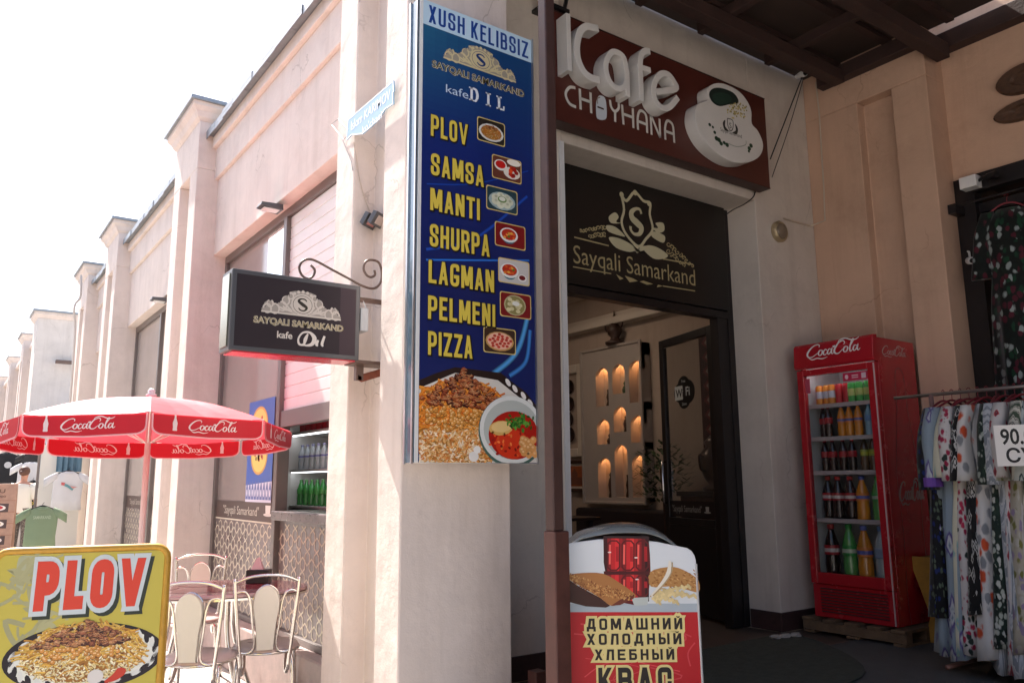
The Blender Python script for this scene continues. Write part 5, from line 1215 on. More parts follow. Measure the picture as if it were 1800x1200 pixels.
# bottles and cans: one of each kind, then copies
def drink_mat(n, c): return M(n, c, .12, spec=.7, coat=.3, var=.05)
def make_bottle(kind, h, r, liquid, label, capc, can=False, lab2=None):
    t = thing('drink_can' if can else 'drink_bottle', '', 'can' if can else 'bottle')
    lm = drink_mat('drink_'+kind, liquid); lb = M('label_'+kind, label, .4, var=.1); cm = M('cap_'+kind, capc, .4)
    if can:
        MB().lathe([(r*.8, 0), (r, .008), (r, h-.012), (r*.82, h)], n=14).build('body', lb, t, True, True, auto=50)
        MB().lathe([(r*.8, h), (r*.84, h+.003), (r*.7, h+.001)], n=14).build('lid', M('can_lid', (.6, .6, .62), .25, .9), t, True)
        if lab2: MB().lathe([(r+.0008, h*.35), (r+.0008, h*.7)], n=14).build('band', M('band_'+kind, lab2, .4), t, True)
    else:
        MB().lathe([(r*.85, 0), (r, .012), (r*.93, h*.12), (r, h*.26), (r*.9, h*.42), (r, h*.56), (r*.98, h*.62), (r*.7, h*.76), (r*.4, h*.88), (r*.36, h*.93)], n=14).build('body', lm, t, True, True)
        MB().lathe([(r*1.015, h*.44), (r*1.02, h*.46), (r*1.02, h*.60), (r*1.01, h*.62)], n=14).build('label', lb, t, True, True)
        MB().lathe([(r*.44, h*.92), (r*.44, h), (r*.4, h*1.005)], n=12).build('cap', cm, t, True)
        if lab2: MB().lathe([(r*1.025, h*.49), (r*1.025, h*.56)], n=14).build('label_band', M('band_'+kind, lab2, .4), t, True)
    return t
KINDS = {}
def drink(kind, x, y, z, lab, grp, h=None):
    if kind not in KINDS:
        spec = {'cola': (.24, .031, (.018, .006, .005), (.45, .02, .03), (.5, .02, .02), False, None), 'orange': (.24, .031, (.75, .28, .02), (.8, .25, .03), (.1, .15, .5), False, (.1, .15, .45)),
                'water': (.24, .03, (.25, .48, .62), (.15, .35, .65), (.1, .25, .6), False, None), 'tea': (.25, .03, (.09, .05, .02), (.35, .45, .05), (.1, .35, .08), False, (.55, .55, .05)),
                'bigcola': (.385, .054, (.018, .006, .005), (.45, .02, .03), (.5, .02, .02), False, (.7, .65, .62)), 'bigorange': (.385, .054, (.75, .28, .02), (.8, .25, .03), (.1, .15, .5), False, (.12, .15, .5)),
                'lime': (.39, .053, (.10, .42, .10), (.02, .36, .06), (.02, .35, .05), False, (.6, .7, .55)), 'midcola': (.31, .045, (.018, .006, .005), (.45, .02, .03), (.5, .02, .02), False, (.7, .65, .62)), 'midorange': (.31, .045, (.75, .28, .02), (.8, .25, .03), (.1, .15, .5), False, (.12, .15, .5)), 'midlime': (.31, .044, (.10, .42, .10), (.02, .36, .06), (.02, .35, .05), False, (.6, .7, .55)), 'bigwater': (.385, .05, (.38, .48, .52), (.3, .42, .6), (.15, .3, .6), False, None),
                'ocan': (.15, .028, (0, 0, 0), (.78, .3, .04), (.5, .5, .5), True, (.55, .6, .7)), 'rcan': (.15, .028, (0, 0, 0), (.5, .02, .03), (.5, .5, .5), True, None), 'gcan': (.15, .028, (0, 0, 0), (.05, .40, .08), (.5, .5, .5), True, (.5, .6, .2)),
                'clear': (.2, .03, (.55, .6, .66), (.6, .62, .68), (.3, .3, .5), False, (.2, .2, .5)), 'green': (.2, .031, (.05, .30, .06), (.08, .38, .08), (.1, .3, .1), False, None),
                'amber': (.14, .045, (.5, .16, .03), (.55, .2, .06), (.8, .8, .75), False, None), 'redb': (.2, .03, (.35, .02, .03), (.4, .03, .04), (.4, .02, .02), False, None)}[kind]
        t = KINDS[kind] = make_bottle(kind, *spec); t.location = (x, y, z)
    else: t = dup(KINDS[kind], (x, y, z))
    t['label'] = lab; t['group'] = grp
    return t
XB = FX+.10
def row(z, items, place, grp, x=XB):
    n = len(items); cnt = {}
    for k, (kind, word_) in enumerate(items):
        cnt[kind] = cnt.get(kind, 0)+1
    for k, (kind, word_) in enumerate(items):
        y = y1-.105-(y1-y0-.245)*k/max(1, n-1)+rnd.uniform(-.008, .008); m_ = cnt[kind]
        drink(kind, x+rnd.uniform(-.02, .025), y, z, ('%s on the %s of the red cooler' % (word_, place)), grp if m_ > 1 else 'drinks in the red cooler')
row(SH[4], [('ocan', 'orange drink can')]*3+[('rcan', 'red cola can')]*2+[('gcan', 'green drink can')]*3, 'top shelf', 'cans on the top shelf')
row(SH[3], [('cola', 'small dark cola bottle')]*2+[('orange', 'small orange soda bottle')]*3+[('water', 'small blue water bottle')], 'second shelf', 'bottles on the second shelf')
row(SH[2], [('cola', 'small dark cola bottle')]*4+[('tea', 'dark bottle with yellow-green label')]*2, 'middle shelf', 'bottles on the middle shelf')
row(SH[1], [('midcola', 'medium dark cola bottle')]*3+[('midorange', 'medium orange soda bottle'), ('midlime', 'medium green lime soda bottle')], 'fourth shelf', 'bottles on the fourth shelf')
row(SH[0], [('bigcola', 'large dark cola bottle'), ('lime', 'large green lime soda bottle'), ('bigorange', 'large orange soda bottle'), ('bigwater', 'large clear water bottle')], 'bottom shelf', 'bottles on the bottom shelf')

# kiosk cooler behind the half-raised shutter
kf = thing('kiosk_cooler', 'white cooler full of drinks inside the kiosk window under the raised shutter', 'cooler', (2.8, 5.3, .0))
kx, ky0, ky1 = 2.36, 4.9, 6.56
MB().box(kx, 3.0, ky1-.04, ky1, 0, 2.0).box(kx, 3.0, ky0, ky0+.04, 0, 2.0).box(2.96, 3.0, ky0+.04, ky1-.04, 0, 2.0).box(kx, 2.96, ky0+.04, ky1-.04, 1.9, 2.0).box(kx, 2.96, ky0+.04, ky1-.04, 0, .62).build('body', M('white_cooler', (.62, .6, .58), .35), kf, bevel=.006)
MB().box(kx-.03, kx, ky1-.13, ky1, .3, 2.0).box(kx-.035, kx-.03, ky1-.06, ky1-.045, 1.02, 1.25).build('door_frame', M('white_cooler', (.62, .6, .58), .35), kf, bevel=.004)
for z in (.92, 1.20, 1.50): MB().box(kx-.01, 2.95, ky0+.04, ky1-.04, z-.018, z).build('shelf', M('white_cooler', (.62, .6, .58), .35), kf, bevel=.002)
for zz in (1.885, 1.475, 1.175): MB().box(kx+.02, kx+.05, ky0+.06, ky1-.06, zz, zz+.008).build('cooler_lamp', glow('cooler_lamp', (.9, .95, 1.), 1.6), kf)
KR = [(.622, 'amber', 'amber juice jar', 'jars on the low kiosk shelf'), (.92, 'green', 'green bottle', 'green bottles in the kiosk'), (1.20, 'clear', 'pale can-shaped bottle', 'pale bottles in the kiosk'), (1.50, 'redb', 'dark red bottle', 'red bottles in the kiosk')]
for z, kd, wd_, gp in KR:
    for k in range(9):
        drink(kd, kx+.06, ky1-.2-.115*k, z, '%s on a shelf in the kiosk window cooler, behind the shutter opening' % wd_, gp)

# ---------------------------------------------------------------- yellow hourglass trestle, mat, rack and clothes
ys = thing('trestle_stand', 'yellow hourglass-shaped trestle standing between the red cooler and the clothes', 'stand', (5.57, 2.9, 0))
hg = [(3.01, 0), (2.775, 0), (2.85, .165), (2.70, .555), (3.075, .56), (2.955, .175)]
MB().prism(hg, 5.60, 'X', 5.575).build('side_board', M('ochre_board', (.42, .22, .03), .6, var=.25, scale=10, dirt=.4), ys, bevel=.003)
MB().prism([(a*.6+2.89*.4, b_) for a, b_ in hg], 5.85, 'X', 5.60).build('core', M('dark_ochre', (.25, .13, .02), .7, var=.2), ys)
mt = MB(); mp = cat([(3.35, 3.58), (4.9, 3.74), (5.05, 3.6), (4.75, 3.05), (4.3, 2.7), (3.6, 2.75)], 4, True); mt.prism(mp, .012, 'Z', .002)
tag(mt.build('floor_mat', M('worn_green_mat', (.05, .055, .042), .95, var=.4, scale=18, bump=.5), bevel=.004), 'dark worn mat lying in front of the cafe entrance', 'mat')
pt_ = MB()
for k in range(3): pt_.blob((4.83+.09*k, 3.66-.02*k, .02), .05, .035, .018, 8, 5, .3, rnd)
tag(pt_.build('crumpled_paper', M('dirty_paper', (.35, .33, .3), .9)), 'crumpled pale paper on the ground beside the entrance wall', 'litter')
kp = MB().box(2.41, 2.475, 3.2, 3.27, 0, .2); tag(kp.build('kerb_stub', M('red_brown_steel', (.14, .055, .042), .5, .1, var=.3, scale=14), bevel=.004), 'short red-brown stub at the foot of the corner pillar', 'bollard')

rk = thing('clothes_rack', 'steel clothes rail crowded with patterned dresses in front of the side wing', 'clothes rack', (4.95, 2.1, 0))
RX, RZ = 4.97, 1.602
steel = M('brushed_steel', (.38, .35, .34), .35, .8)
MB().tube([(RX, 2.735, RZ), (RX, 1.2, RZ)], .011, 10).build('rail', steel, rk, smooth=True)
for yy in (2.50, 1.25):
    MB().tube([(RX, yy, RZ), (RX, yy, .04)], .014, 10).build('post', M('pinkish_steel', (.34, .2, .18), .4, .4), rk, smooth=True)
    MB().tube([(RX-.12, yy, .02), (RX+.3, yy, .02)], .014, 8).build('foot', M('pinkish_steel', (.34, .2, .18), .4, .4), rk, smooth=True)
def ikat(name, cols, scale, kind):
    """Woven print in bold patches: cols[0] ground, others motifs."""
    m = bpy.data.materials.new(name); m.use_nodes = True; n = m.node_tree.nodes; l = m.node_tree.links; b = n['Principled BSDF']
    b.inputs['Roughness'].default_value = .75; b.inputs['Sheen Weight'].default_value = .2; b.inputs['Specular IOR Level'].default_value = .25
    tc = n.new('ShaderNodeTexCoord'); mp_ = n.new('ShaderNodeMapping'); mp_.inputs['Scale'].default_value = (scale*3.2, scale*3.2, scale*(2.0 if kind == 'leaf' else 1.1 if kind == 'ring' else .4))
    l.new(tc.outputs['Object'], mp_.inputs['Vector'])
    nz = n.new('ShaderNodeTexNoise'); nz.inputs['Scale'].default_value = 1.6; nz.inputs['Detail'].default_value = 3; l.new(mp_.outputs['Vector'], nz.inputs['Vector'])
    ad = n.new('ShaderNodeMix'); ad.data_type = 'RGBA'; ad.blend_type = 'LINEAR_LIGHT'; ad.inputs['Factor'].default_value = .22
    l.new(mp_.outputs['Vector'], ad.inputs['A']); l.new(nz.outputs['Color'], ad.inputs['B'])
    cols = [tuple(v*.72 for v in lin(c_)) for c_ in cols]
    def ramp(src, stops, mode='CONSTANT'):
        cr = n.new('ShaderNodeValToRGB'); cr.color_ramp.interpolation = mode; l.new(src, cr.inputs['Fac']); e = cr.color_ramp.elements
        for q_, (p_, c_) in enumerate(stops):
            x_ = e[q_] if q_ < 2 else e.new(p_)
            x_.position = p_; x_.color = (*c_[:3], 1)
        return cr.outputs['Color']
    if kind == 'stripe':
        wv = n.new('ShaderNodeTexWave'); wv.wave_type = 'BANDS'; wv.bands_direction = 'X'; wv.inputs['Scale'].default_value = .55; wv.inputs['Distortion'].default_value = 3.; l.new(ad.outputs['Result'], wv.inputs['Vector'])
        l.new(ramp(wv.outputs['Fac'], [(i_/len(cols), c_) for i_, c_ in enumerate(cols)], 'EASE'), b.inputs['Base Color']); return m
    vo = n.new('ShaderNodeTexVoronoi'); vo.inputs['Scale'].default_value = 1.8 if kind == 'leaf' else 1.0; vo.distance = 'EUCLIDEAN' if kind == 'leaf' else 'MANHATTAN'; l.new(ad.outputs['Result'], vo.inputs['Vector'])
    if kind == 'leaf':                          # scattered petals, one dye for each
        sp_c = n.new('ShaderNodeSeparateColor'); l.new(vo.outputs['Color'], sp_c.inputs['Color'])
        pet = ramp(sp_c.outputs['Red'], [(i_/(len(cols)-1), c_) for i_, c_ in enumerate(cols[1:])])
        msk = ramp(vo.outputs['Distance'], [(0, (1, 1, 1)), (.36, (1, 1, 1)), (.62, (0, 0, 0))], 'EASE')
        mx = n.new('ShaderNodeMix'); mx.data_type = 'RGBA'; l.new(msk, mx.inputs['Factor']); mx.inputs['A'].default_value = (*cols[0], 1); l.new(pet, mx.inputs['B']); l.new(mx.outputs['Result'], b.inputs['Base Color'])
    else:                                       # ikat lozenges in soft-edged bands
        k_ = cols[1:]+[cols[0]]
        l.new(ramp(vo.outputs['Distance'], [(.0, k_[0]), (.26, k_[1]), (.44, k_[2] if len(k_) > 3 else cols[0]), (.62, cols[0])], 'EASE' if max(cols[0]) > .2 else 'CONSTANT'), b.inputs['Base Color'])
    return m
def garment(y, hem, wd, mat, label, seed, sleeve=.42, flare=1.0, group='dresses on the rail', x=RX, top=RZ-.09, band=None, tw=0.):
    g = random.Random(seed); t = thing('dress', label, 'dress', (x, y, top+.09), R(g.uniform(-24, 14)) + tw, group)
    rings = []; N = 36; ph = g.uniform(0, 6); kf_ = g.choice((5, 6, 7)); H = top+.09-hem
    for i in range(15):
        v = i/14; z = -.085-(H-.085)*v
        w_ = wd*(.42+.58*min(1, v*9)) if v < .12 else wd*(.94-.12*math.sin(math.pi*min(1, (v-.12)/.35))+.34*flare*max(0, v-.4))
        d = .022+.045*min(1, v*4)+.03*v; am = (.006+.05*v*v+.022*v)*flare
        ring = []
        for k in range(N):
            a = 2*math.pi*k/N; f = am*math.sin(kf_*a+ph+v*.8)+am*.5*math.sin((kf_*2+1)*a+ph*2)
            ring.append((math.cos(a)*(w_+f), math.sin(a)*(d+abs(f)*.8), z+.012*math.sin(3*a+ph)*v*v))
        rings.append(ring)
    MB().loft(rings).build('cloth', mat, t, True, True)
    if sleeve:
        for s in (-1, 1):
            b = MB(); rr = []
            for i in range(8):
                u = i/7; c = Vector((s*(wd*.78+.055*min(1, u*3)+.02*u), 0, -.095-.03*u-sleeve*u)); r_ = .05+.022*u+.01*math.sin(4*u+ph)
                rr.append([(c.x+r_*math.cos(a)*.9, c.y+r_*.62*math.sin(a)+.006*math.sin(3*a), c.z) for a in [2*math.pi*k/12 for k in range(12)]])
            b.loft(rr); sl = b.build('sleeve', mat, t, True, True)
            if band:
                e = rr[-1]; c0 = [(p[0]*1.0, p[1]*1.06, p[2]) for p in e]
                MB().loft([[(p[0], p[1]*1.04, p[2]+.05) for p in e], [(p[0], p[1]*1.06, p[2]-.003) for p in e]]).build('cuff', band, sl, True)
    b = MB(); b.tube(cat([(-wd*.72, 0, -.10), (-.05, 0, -.055), (0, 0, -.045), (.05, 0, -.055), (wd*.72, 0, -.10)], 4), .007, 6); b.tube(cat([(0, 0, -.045), (0, 0, -.01), (.012, 0, .012), (0, 0, .022), (-.016, 0, .012)], 4), .0025, 6)
    b.build('hanger', M('red_brown_hanger', (.2, .02, .03), .4), t, True, True)
    return t
blk = M('black_knit', (.012, .012, .014), .85)
violet = M('violet_band', (.13, .05, .30), .7)
DR = [('black floral dress nearest the red cooler on the rail', ('0c0c10', '0c0c10', '5a6a58', '1a2a6a', '141418'), 9, 'leaf', .30, .19, .45, None),
      ('pale blue and violet ikat dress with violet cuffs', ('8fa0ac', '6a7e94', 'c8ccd0', '5a4a8c', 'd8dade'), 5, 'ring', .10, .215, .43, violet),
      ('white dress with crimson leaf print', ('d8d4d0', 'a01c44', 'd8d4d0', 'b82c50', '2a3a34'), 7, 'leaf', .14, .19, .4, None),
      ('cream dress with pale teal and yellow blotches', ('d4d0b8', 'c8c48a', '8fb8b4', 'd4d0b8', '4a8aa8'), 5, 'ring', .11, .2, .38, None),
      ('black and white lozenge print dress', ('101012', 'd0d0cc', '141416', 'c4c4c0'), 10, 'ring', .35, .2, .4, None),
      ('white dress with large orange flowers', ('d8d6d2', 'd8d6d2', 'd0522a', '8a8e92', 'd8d6d2'), 4, 'leaf', .12, .21, .4, None),
      ('grey and white pleated striped dress', ('c8ccd0', 'a8b0b8', 'd8dadc', '8c949c'), 12, 'stripe', .06, .2, .42, None),
      ('dark green leaf print dress', ('1a2c24', 'c8ccc4', '22382c', '101a16', 'b4bcb0'), 8, 'leaf', .2, .2, .42, None),
      ('white dress with small red and plum flecks', ('d4d0cc', 'd4d0cc', '7a2438', 'b03a44', '3a3438'), 9, 'ring', .06, .2, .38, None),
      ('olive and lilac patterned dress', ('b8b2a0', '7a7a3c', '9a8aa8', 'c8c4b8'), 6, 'leaf', .18, .2, .4, None),
      ('cream pleated dress with black floral hem', ('d8d4c4', 'd8d4c4', '20221e', 'd8d4c4', '4a5a48'), 7, 'stripe', .06, .2, .4, None),
      ('teal and white ikat dress near the price card', ('c8d0cc', '2c6a70', 'c8d0cc', '1a3a44'), 6, 'ring', .14, .2, .4, None),
      ('red and white lozenge print dress at the near end', ('c8c0bc', 'a8202c', 'd0c8c4', '5a1420'), 8, 'ring', .2, .2, .4, None)]
for k, (lab, cols, sc, kd, hem, wd, sl, bd) in enumerate(DR):
    garment(2.425-.05*k, hem, wd, ikat('print_'+lab.replace(' ', '_')[:30], cols, sc, kd), lab, 40+k, sl, 1.0, band=bd)
# price card
q = on(1777, 785, X=4.60)
pcd = thing('price_card', 'white price card with black figures pinned to the hanging dresses', 'sign', (q.x, q.y-.075, q.z))
nv = Vector((-q.x, -q.y, 0)).normalized(); nv = (nv+Vector((0, .12, 0))).normalized(); uv_ = Vector((-nv.y, nv.x, 0))
fx_ = lambda a, z, o: Vector((q.x, q.y, 0))*0+uv_*a+nv*o+Vector((0, 0, z))
MB().hexa([fx_(-.07, -.1, -.002), fx_(.27, -.1, -.002), fx_(.27, -.1, .002), fx_(-.07, -.1, .002), fx_(-.07, .115, -.002), fx_(.27, .115, -.002), fx_(.27, .115, .002), fx_(-.07, .115, .002)]).build('card', M('white_card', (.75, .73, .68), .7), pcd, local=True)
pr = Print(fx_(-.07, -.1, .0026), uv_, (0, 0, 1)); pr.text('90.000', .028, .115, .082, '1a1a1a', 1, fit=.235, offset=.02); pr.text('СУМ', .045, .02, .072, '1a1a1a', 1, fit=.21, offset=.02)
pr.build('figures', ink_matte, pcd, local=True)
pcd.location = (q.x, q.y, q.z)
# dresses hung in the shop opening
for k, (x, y, top, hem, lab, cols, sc, kd) in enumerate(((6.05, 2.37, 2.98, 1.55, 'dark robe with green, white and plum print hung high in the shop opening', ('101612', 'a8b4b0', '122018', '5a1c2c', '18442c'), 5, 'leaf'),
        (6.3, 2.2, 3.0, 1.2, 'orange and plum embroidered robe hanging behind the dark printed robe', ('5a2818', '8a4a20', '2a1424', 'a8642c'), 11, 'ring'), (6.3, 1.95, 2.9, 1.2, 'dark green embroidered robe at the picture edge', ('10241c', '284a38', '5a4a2c', '14141a'), 8, 'leaf'))):
    garment(y, hem, .165, ikat('robe_print_%s' % kd+lab[:12].replace(' ', '_'), cols, sc, kd), lab, 80+k, .45, .6, 'robes in the shop opening', x=x, top=top, tw=R(-60))
sr = thing('hanging_rail', 'dark rail carrying the robes in the shop opening', 'rail', (6.1, 2.2, 3.07)); MB().tube([(6.02, 2.7, 3.092), (6.02, 1.2, 3.092)], .01, 8).tube([(6.3, 2.7, 3.06), (6.3, 1.2, 3.06)], .01, 8).build('bar', dark_door, sr); MB().box(6.0, 6.32, 2.7, 2.755, 3.04, 3.11).build('bracket', dark_door, sr)

# ---------------------------------------------------------------- fittings on the walls
def cctv(name_label, p, aim, s=1.):
    t = thing('security_camera', name_label, 'security camera', p); a = Vector(aim).normalized(); r_ = a.cross(Vector((0, 0, 1))).normalized(); u_ = r_.cross(a); P0 = Vector((0, 0, 0))
    b = MB(); b.tube([P0-a*.06*s, P0-a*.055*s, P0+a*.055*s, P0+a*.06*s], [.022*s, .03*s, .03*s, .026*s], 14); b.build('housing', white_p, t, True, True, auto=50)
    b = MB(); b.tube([P0+a*.058*s, P0+a*.064*s], .02*s, 12); b.build('lens', black, t, True)
    b = MB(); b.tube([P0-a*.02*s+u_*.03*s, P0-a*.04*s+u_*.07*s, P0-a*.1*s+u_*.08*s], .009*s, 8); b.build('arm', white_p, t, True)
    return t
cctv('white security camera high in the corner above the cafe sign', tuple(on(1408, 131, Y=3.74)), (-.35, -.9, -.3), 1.0)
cctv('white bullet camera low on the wing pilaster beside the clothes', tuple(on(1706, 458, Y=2.68)), (-.8, -.55, -.25), .9)
jb = on(1706, 322, X=6.08); t = thing('wall_junction_box', 'white junction box at the top corner of the shop opening', 'junction box', tuple(jb))
MB().box(-.05, .045, -.06, .06, -.045, .045).build('box', white_p, t, True, bevel=.006); MB().tube([(-.0, -.06, 0), (-.02, -.1, .01), (-.02, -.13, .0)], .012, 8).tube([(-.02, -.13, 0), (-.04, -.2, 0)], .028, 12).build('lamp', black, t, True)
wl = thing('round_wall_light', 'round frosted wall light on the white wall beside the entrance', 'lamp', (5.385, 3.813, 3.07))
b = MB(); b.loft([[(r_*math.cos(a), -y_, r_*1.0*math.sin(a)) for a in [2*math.pi*k/28 for k in range(28)]] for r_, y_ in ((.085, 0), (.088, .03), (.075, .045), (.07, .042))]); b.build('rim', M('brass_rim', (.45, .36, .22), .4, .5), wl, True, True, auto=50)
b = MB(); b.loft([[(r_*math.cos(a), -y_, r_*math.sin(a)) for a in [2*math.pi*k/24 for k in range(24)]] for r_, y_ in ((.07, .035), (.06, .05), (.035, .062), (.01, .066))]); b.build('glass', M('brownish_glass', (.22, .17, .12), .25), wl, True, True)
cp = [on(1378, 384, Y=3.80), on(1425, 397, Y=3.80), on(1450, 388, X=5.875), on(1448, 330, X=5.875), on(1440, 200, X=5.875), on(1434, 145, X=5.875)]
tag(MB().tube(cp, .007, 6).build('conduit', beige_pl), 'beige conduit down the corner feeding the round wall light', 'conduit')
for lab, pts, r_ in (('thick black wire slung from the canopy corner to the cafe sign', [tuple(on(x, y, Y=3.73)) for x, y in ((1413, 128), (1383, 205), (1354, 280))], .005), ('thin black wire slung below the thicker one beside the cafe sign', [tuple(on(x, y, Y=3.73)) for x, y in ((1415, 128), (1390, 215), (1357, 312))], .0035)):
    tag(MB().tube(cat(pts, 6), r_, 6).build('slung_wire', rubber), lab, 'cable', 'wires slung to the cafe sign')
wp = [on(x, y, Y=2.745) for x, y in ((1660, 92), (1668, 160), (1680, 230), (1690, 290), (1700, 318))]
tag(MB().tube(cat(wp, 4), .004, 6).build('wall_wire', rubber), 'black wire running down the side of the wing pilaster to the junction box', 'cable')
lp = [on(x, y, Y=3.80) for x, y in ((1328, 330), (1325, 345), (1310, 358), (1290, 368), (1275, 378))]
tag(MB().tube(cat(lp, 5), .005, 6).build('lead', rubber), 'short black lead drooping under the right end of the cafe sign', 'cable')
om = thing('wooden_letter', 'dark brown curved wooden letter mounted on the apricot wing wall', 'wall letter', (6.15, 2.25, 3.75))
for yy, zz, ry, rz_, lb in ((2.18, 3.93, .2, .11, 'upper_lobe'), (2.2, 3.70, .22, .075, 'lower_lobe')):
    b = MB(); b.loft([[(6.15-d, yy+ry*k_*math.cos(a), zz+rz_*k_*math.sin(a)) for a in [2*math.pi*k/26 for k in range(26)]] for d, k_ in ((0, 1), (.035, 1.0), (.05, .93), (.05, .5), (.03, .4))]); b.build(lb, M('carved_brown_wood', (.09, .045, .025), .6, var=.4, scale=25, bump=.3), om, smooth=True, auto=45)
gl = thing('lamp_bracket', 'black iron bracket on the wall above the left end of the cafe sign', 'bracket', (2.95, 3.7, 4.25))
MB().box(2.9, 3.1, 3.66, 3.81, 4.118, 4.14).build('base_bar', black, gl); MB().tube([(3.08, 3.70, 4.13), (3.2, 3.76, 4.45)], .014, 6).tube([(2.92, 3.7, 4.13), (2.75, 3.76, 4.45)], .014, 6).build('strut', black, gl)

# ---------------------------------------------------------------- inside the cafe
XI = 6.0
npn = thing('niche_panel', 'pale wall panel with nine lit pointed niches inside the cafe', 'wall panel', (5.9, 6.4, .88))
pmat = M('pale_niche_plaster', (.44, .38, .34), .6, var=.05)
py0, py1, pz0, pz1 = 5.94, 6.86, .875, 2.52          # near .. far
NI = {}
def nuv(x, y):                                        # crop coordinates -> (Y, Z) on the panel face
    v = on(980+x/3, 560+y/3, X=5.88); return v.y, v.z
NCH = [((203, 268), 255, 462), ((291, 355), 235, 395), ((382, 447), 216, 440), ((208, 272), 527, 662), ((297, 360), 458, 597), ((388, 457), 506, 652), ((216, 280), 729, 942), ((303, 370), 660, 942), ((394, 467), 714, 942)]
cols_ = [[], [], []]
for i, ((xa, xb), yt, yb) in enumerate(NCH):
    a = nuv(xa, (yt+yb)/2)[0]; c = nuv(xb, (yt+yb)/2)[0]; zt = nuv((xa+xb)/2, yt)[1]; zb = nuv((xa+xb)/2, yb)[1]
    cols_[i % 3].append((a, c, zt, zb))
FXN = 5.88
# face built as strips round the niches, so the niches are real recesses
edges = [py1]
b = MB()
fy = sorted([(min(c[0][1], c[1][1], c[2][1]), max(c[0][0], c[1][0], c[2][0])) for c in cols_])   # (near, far) for each column
ys = [py0]+[v for pr_ in fy for v in pr_]+[py1]
for k in range(0, len(ys), 2): b.box(FXN, XI-.001, ys[k], ys[k+1], pz0, pz1)
order = sorted(range(3), key=lambda k: cols_[k][0][1])
FH = FXN+.045                                          # the front lip hides a lamp slot above every niche
for (n0, f0), ci in zip(fy, order):
    zs = sorted([(zb, zt) for _, _, zt, zb in cols_[ci]]); z = pz0; zr = pz0
    for zb, zt in zs:
        b.box(FXN, FH, n0, f0, z, zb); b.box(FH, XI-.001, n0, f0, zr, zb)
        w_ = f0-n0; mid = (n0+f0)/2; sp = zt-.10; arc_ = [(n0, sp)]+[(n0+w_*.5*t_, sp+.10*r_) for t_, r_ in ((.03, .2), (.1, .38), (.22, .53), (.38, .66), (.55, .76), (.72, .84), (.87, .91))]+[(mid, zt)]
        full = arc_+[(n0+f0-y_, z_) for y_, z_ in arc_[::-1][1:]]
        for k in range(len(full)-1):
            (ya, za), (yb_, zb_) = full[k], full[k+1]
            b.hexa([(FXN, ya, za), (FH, ya, za), (FH, yb_, zb_), (FXN, yb_, zb_), (FXN, ya, zt+.001), (FH, ya, zt+.001), (FH, yb_, zt+.001), (FXN, yb_, zt+.001)])
        NI.setdefault(ci, []).append((mid, zb, zt, w_)); z = zt; zr = zt+.05
    b.box(FXN, FH, n0, f0, z, pz1); b.box(FH, XI-.001, n0, f0, zr, pz1)
b.build('panel', pmat, npn)
MB().box(FXN-.02, FXN+.01, py0-.03, py0, pz0-.03, pz1+.03).box(FXN-.02, FXN+.01, py1, py1+.03, pz0-.03, pz1+.03).box(FXN-.02, FXN+.01, py0, py1, pz1, pz1+.03).box(FXN-.02, FXN+.01, py0, py1, pz0-.03, pz0).build('surround', pmat, npn, bevel=.006)
lampm = glow('warm_niche_lamp', (1., .5, .2), 8)
FIG = []
for ci in NI:
    for (mid, zb, zt, w_) in NI[ci]:
        MB().box(FH+.005, FH+.03, mid-w_*.4, mid+w_*.4, zt+.02, zt+.045).build('niche_lamp', lampm, npn)
        FIG.append((ci, mid, zb, zt, w_))
fm = M('dark_figurine', (.06, .03, .022), .5, var=.3, scale=30); fg = M('green_figurine', (.05, .09, .05), .5)
NAMES = ['slim dark vase in the upper left niche', 'small dark figurine in the middle left niche', 'dark figure in the lower left niche', 'green and brown figurine in the upper centre niche', 'dark pitcher in the middle centre niche', 'dark tall jar in the lower centre niche', 'small dark bottle in the upper right niche', 'seated dark figurine in the middle right niche', 'slim figure in the lower right niche']
cidx = {0: 0, 1: 1, 2: 2}
for ci in (0, 1, 2):
    for r_, (mid, zb, zt, w_) in enumerate(sorted(NI[ci], key=lambda q: -q[1])):
        lab = NAMES[ci*3+r_]; t = thing('figurine', lab, 'figurine', (FXN+.06, mid-w_*.2, zb+.001), group='ornaments in the lit niches')
        h = (zt-zb)*(.42 if (ci, r_) not in ((1, 1), (0, 2)) else .62); s = h
        prof = [[(.03, 0), (.04, .05*s), (.022, .3*s), (.034, .55*s), (.018, .8*s), (.024, s)], [(.035, 0), (.045, .3*s), (.03, .55*s), (.012, .62*s), (.028, .8*s), (.008, s)], [(.04, 0), (.03, .2*s), (.042, .5*s), (.03, .72*s), (.014, .8*s), (.026, .9*s), (.006, s)]][(ci+r_) % 3]
        MB().lathe(prof, n=12, sx=.8, sy=.9).build('body', fg if (ci, r_) == (1, 0) else fm, t, True, True)
        if (ci+r_) % 3: MB().tube(cat([(0, -.02, s*.35), (0, -.05, s*.45), (0, -.045, s*.62), (0, -.02, s*.6)], 4), .006, 6).build('arm', fm, t, True, True)
orn = thing('brass_ewer', 'ornate dark ewer on a stand on top of the niche panel', 'ornament', (5.90, 6.33, 2.55))
MB().lathe([(.1, 0), (.11, .03), (.06, .05), (.045, .08), (.075, .12), (.085, .17), (.05, .22), (.025, .26), (.035, .29), (.01, .33), (.004, .38)], n=14).build('body', fm, orn, True, True)
MB().tube(cat([(0, .06, .15), (0, .13, .17), (0, .14, .25), (0, .04, .27)], 5), .008, 6).tube(cat([(0, -.07, .14), (0, -.12, .2), (0, -.14, .26)], 5), .008, 6).build('handle', fm, orn, True, True)
